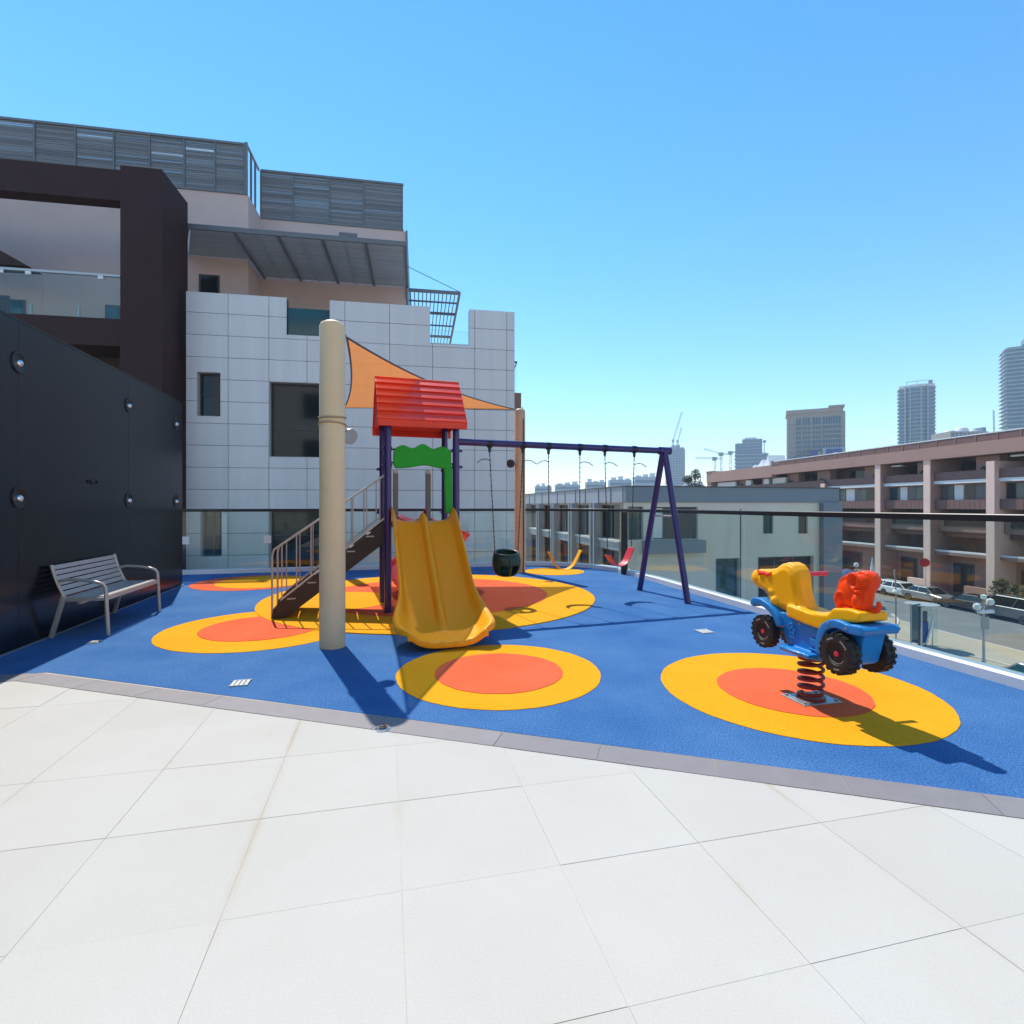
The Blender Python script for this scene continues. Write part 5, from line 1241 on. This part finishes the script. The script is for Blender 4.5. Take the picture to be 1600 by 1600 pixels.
for f0, f1 in ((.16, .24), (.28, .40), (.45, .58), (.62, .92)):
    s = MB().box(w * f0, w * f1, -.25, -.01, 12, H - 2.5).build('window_strip', 'tower_glass', t)
    a = MB().box(w * f0 - .05, w * f1 + .05, -.45, -.251, 0, .7).build('sill', 'tower_stone', s); a.location = (0, 0, 14)
    for k in range(1, int((H - 18) / 2.6)): inst(a, s, (0, 0, 14 + 2.6 * k))
    for k in range(1, int((f1 - f0) * 26)): MB().box(w * f0 + w * (f1 - f0) * k / int((f1 - f0) * 26) - .12, w * f0 + w * (f1 - f0) * k / int((f1 - f0) * 26) + .12, -.40, -.252, 12, H - 2.5).build('mullion', 'tower_stone', s)
a = MB().box(.2, w - .2, -.12, -.01, 0, .5).build('ledge', 'tower_shell', t); a.location = (0, 0, 10)
for k in range(1, int((H - 12) / 2.6)): inst(a, t, (0, 0, 10 + 2.6 * k))
for x0, x1, z0, z1, m in ((w * .12, w * .36, 24, 36, 'tower_glass'), (w * .42, w * .58, 22, 38, 'tower_stone'), (w * .60, w * .98, 20, 40, 'tower_slab')): MB().box(x0, x1, -6, -.46, z0 - 20, z1 + 0.2).build('podium_block', m, t)
MB().box(w * .40, w * .52, -6.3, -6.01, 33, 39).build('sign_panel', 'sign_blue', t); sp = MB().box(w * .66, w * .92, -6.3, -6.01, 30.5, 39.5).build('sign_panel', 'sign_blue', t); MB().lathe([(2.1, 0), (2.1, .15), (.001, .2)], (w * .82, -6.31, 35.5), (0, -1, 0), 20).build('emblem', 'roof_white', sp)
Y = 520; xa, xb = at(1148, Y), at(1200, Y); w = (xb - xa) * .92
t = thing('construction_tower', 'two tier concrete tower under construction at the end of the brown roof', 'tower', (xa, Y, ZS), -R(22), 'far towers')
z1, z2 = zz(709, Y) - ZS, zz(687, Y) - ZS
MB().box(1, w - 1, 1, 20, 0, z1).build('core', 'tower_shell', t); slabs(t, rect(0, w, 0, 21), 4, z1 - 1, 3.6, 'tower_slab', 1.2); MB().box(w * .24, w * .82, 4, 17, z1, z2).build('core', 'tower_shell', t); MB().box(.5, w * .24 - .01, 3, 15, z1, z2 - 3.5).build('core', 'tower_shell', t)
a = MB().box(w * .24 - .3, w * .82 + .3, 3.5, 18, 0, .8).build('floor_slab', 'tower_slab', t); a.location = (0, 0, z1 + 1)
for k in range(1, 5): inst(a, t, (0, 0, z1 + 1 + 3.1 * k))
for k in range(7): MB().box(w * (.26 + .09 * k), w * (.275 + .09 * k), 3.3, 3.49, z1 + .2, z2).build('scaffold', 'tower_slab', t)
MB().box(w * .3, w * .66, 6, 15, z2 + .01, z2 + 2.2).build('roof_unit', 'roof_white', t); MB().tube([(w * .88, 4, z1), (w * .88, 4, z2 - 1)], .35, 6).build('hoist_mast', 'crane', t); MB().box(w * .84, w * .94, 3, 5, z2 - 3.5, z2 - 1.5).build('hoist_cab', 'crane', t)
Y = 900; xa, xb = at(1045.5, Y), at(1071, Y); w = xb - xa; H = zz(701, Y) - ZS
t = thing('construction_tower', 'hazy blue unfinished high rise behind the swing frame leg', 'tower', (xa, Y, ZS), 0, 'far towers')
MB().box(.6, w - .6, .6, 24, 0, H).build('core', 'tower_glass', t); slabs(t, rect(0, w, 0, 25), 6, H - 1, 4.2, 'tower_shell', 1.5)
for k in range(6): MB().box(w * (.02 + .175 * k), w * (.055 + .175 * k), -.5, .59, 0, H).build('fin', 'tower_shell', t)
for x0, x1, h in ((.25, .42, 6), (.5, .72, 7), (.80, .98, 3)): MB().box(w * x0, w * x1, 5, 15, H, H + h).build('roof_unit', 'tower_shell', t)
def lattice(mb, p, q, wd, n, r=.22):
    p, q = Vector(p), Vector(q); d = (q - p).normalized(); sd = d.cross(Vector((0, 1, 0))).normalized() * wd / 2
    for s in (-1, 1): mb.tube([p + sd * s, q + sd * s], r, 5)
    for k in range(n): mb.tube([p + (q - p) * k / n + sd * (-1 if k % 2 else 1), p + (q - p) * (k + 1) / n + sd * (1 if k % 2 else -1)], r * .7, 4)
def crane(label, loc, mast_h, jib, wd=2.2, r=.35):
    c = thing('tower_crane', label, 'crane', loc, 0, 'cranes on the skyline')
    m = MB(); lattice(m, (0, 0, 0), (0, 0, mast_h), wd, 10, r); m.build('mast', 'crane', c)
    m = MB(); lattice(m, (0, 0, mast_h), jib, wd * .8, 12, r * .8); m.build('jib', 'crane', c)
    MB().box(-2.2, 1.4, -1.5, 1.5, mast_h - 2.2, mast_h + 1.2).build('cab', 'crane', c)
    return c
zt = H + ZS
crane('tall luffing crane with a steep blue jib on the hazy blue high rise', (xa + w * .34, Y + 8, zt + 6), 9, (at(1068, Y) - (xa + w * .34), 0, zz(642, Y) - zt - 6), 2.4, .45)
crane('shorter luffing crane to the right of the taller one on the blue high rise', (xa + w * .62, Y + 8, zt + 7), 7, (at(1067.5, Y) - (xa + w * .62), 0, zz(666, Y) - zt - 7), 2.2, .42)
Y = 520
for lab, px, top, j in (('level tower crane with a long jib left of the concrete tower', 1127, 709, (1099, 701)), ('tower crane mast close beside the concrete tower', 1141.5, 707, (1150, 706)), ('low tower crane with a level jib above the far tree', 1117, 716, (1086, 715))):
    X = at(px, Y); c = crane(lab, (X, Y, ZS), zz(top, Y) - ZS, (at(j[0], Y) - X, 0, zz(j[1], Y) - ZS), 1.6, .22)
    m = MB(); h = zz(top, Y) - ZS; lattice(m, (0, 0, h), ((X - at(j[0], Y)) * .35, 0, h - .5), 1.2, 4, .2); m.build('counter_jib', 'crane', c)
Y = 350; xa, xb = at(1485, Y), at(1545, Y); w = xb - xa; H = zz(674, Y) - ZS
t = thing('domed_building', 'pale domed building just above the brown roof', 'building', (xa, Y, ZS), 0, 'far towers')
MB().box(0, w, 0, 16, 0, H).build('wall', 'tower_stone', t)
for f, rr, hh in ((.14, 3.4, 1.6), (.45, 4.2, 3.6), (.74, 3.0, 1.8)): MB().lathe([(rr, 0), (rr * .95, hh * .4), (rr * .7, hh * .8), (.001, hh)], (w * f, 5, H), (0, 0, 1), 20).build('dome', 'roof_white', t, True)
for k in range(9): MB().box(w * (.04 + .105 * k), w * (.09 + .105 * k), -.2, -.01, H - 5.5, H - 1).build('window', 'tower_glass', t)
MB().box(w * .90, w, 2, 9, H, H + 3).build('roof_unit', 'tower_shell', t)
Y = 600; X = at(1556, Y); c = thing('tower_crane', 'thin distant crane jib left of the tallest tower', 'crane', (X, Y, ZS), 0, 'cranes on the skyline')
m = MB(); lattice(m, (0, 0, 0), (at(1552.5, Y) - X, 0, zz(641, Y) - ZS), 1.4, 26, .3); m.build('mast', 'crane', c)
Y = 700
for k, (a, b, py, lab) in enumerate(((992, 1026, 739, 'pale low block on the skyline beside the swing leg'), (953, 987, 744, 'pale low block on the skyline behind the middle of the swings'), (916, 946, 748, 'low pale building on the skyline behind the yellow swing chains'), (868, 905, 752, 'low hazy building on the skyline behind the grey flank'), (836, 862, 755, 'low hazy building on the skyline right of the tan column'), (1072, 1100, 752, 'low hazy building on the skyline beneath the far tree'), (1024, 1049, 757, 'low pale shed on the skyline left of the blue high rise'))):
    xa, xb = at(a, Y), at(b, Y); w = xb - xa; H = zz(py, Y) - ZS
    t = thing('skyline_block', lab, 'building', (xa, Y, ZS), 0, 'low blocks along the skyline')
    MB().box(0, w, 0, 14, 0, H * .9).build('wall', 'tower_slab', t)
    for j in range(3): MB().box(w * (.08 + .32 * j), w * (.30 + .32 * j), 1, 8, H * .9, H * (.94 + .03 * ((j * 7 + k) % 3))).build('roof_unit', 'roof_white', t)
    for j in range(2): MB().box(.5, w - .5, -.3, -.01, H * (.6 + .15 * j), H * (.67 + .15 * j)).build('window_band', 'tower_glass', t)

# ------------------------------------------------------------------ air
HAZE = 0.0005
hm = bpy.data.materials.new('haze_air'); hm.use_nodes = True; t = hm.node_tree; t.nodes.remove(t.nodes['Principled BSDF'])
pvn = t.nodes.new('ShaderNodeVolumePrincipled'); pvn.inputs['Color'].default_value = (.80, .90, 1.0, 1); pvn.inputs['Density'].default_value = HAZE; pvn.inputs['Anisotropy'].default_value = 0.1
t.links.new(pvn.outputs[0], t.nodes['Material Output'].inputs['Volume'])
hz = MB().box(-1700, 1700, -420, 1700, ZS - 1.7, 152).build('haze', hm); tag(hz, kind='stuff')
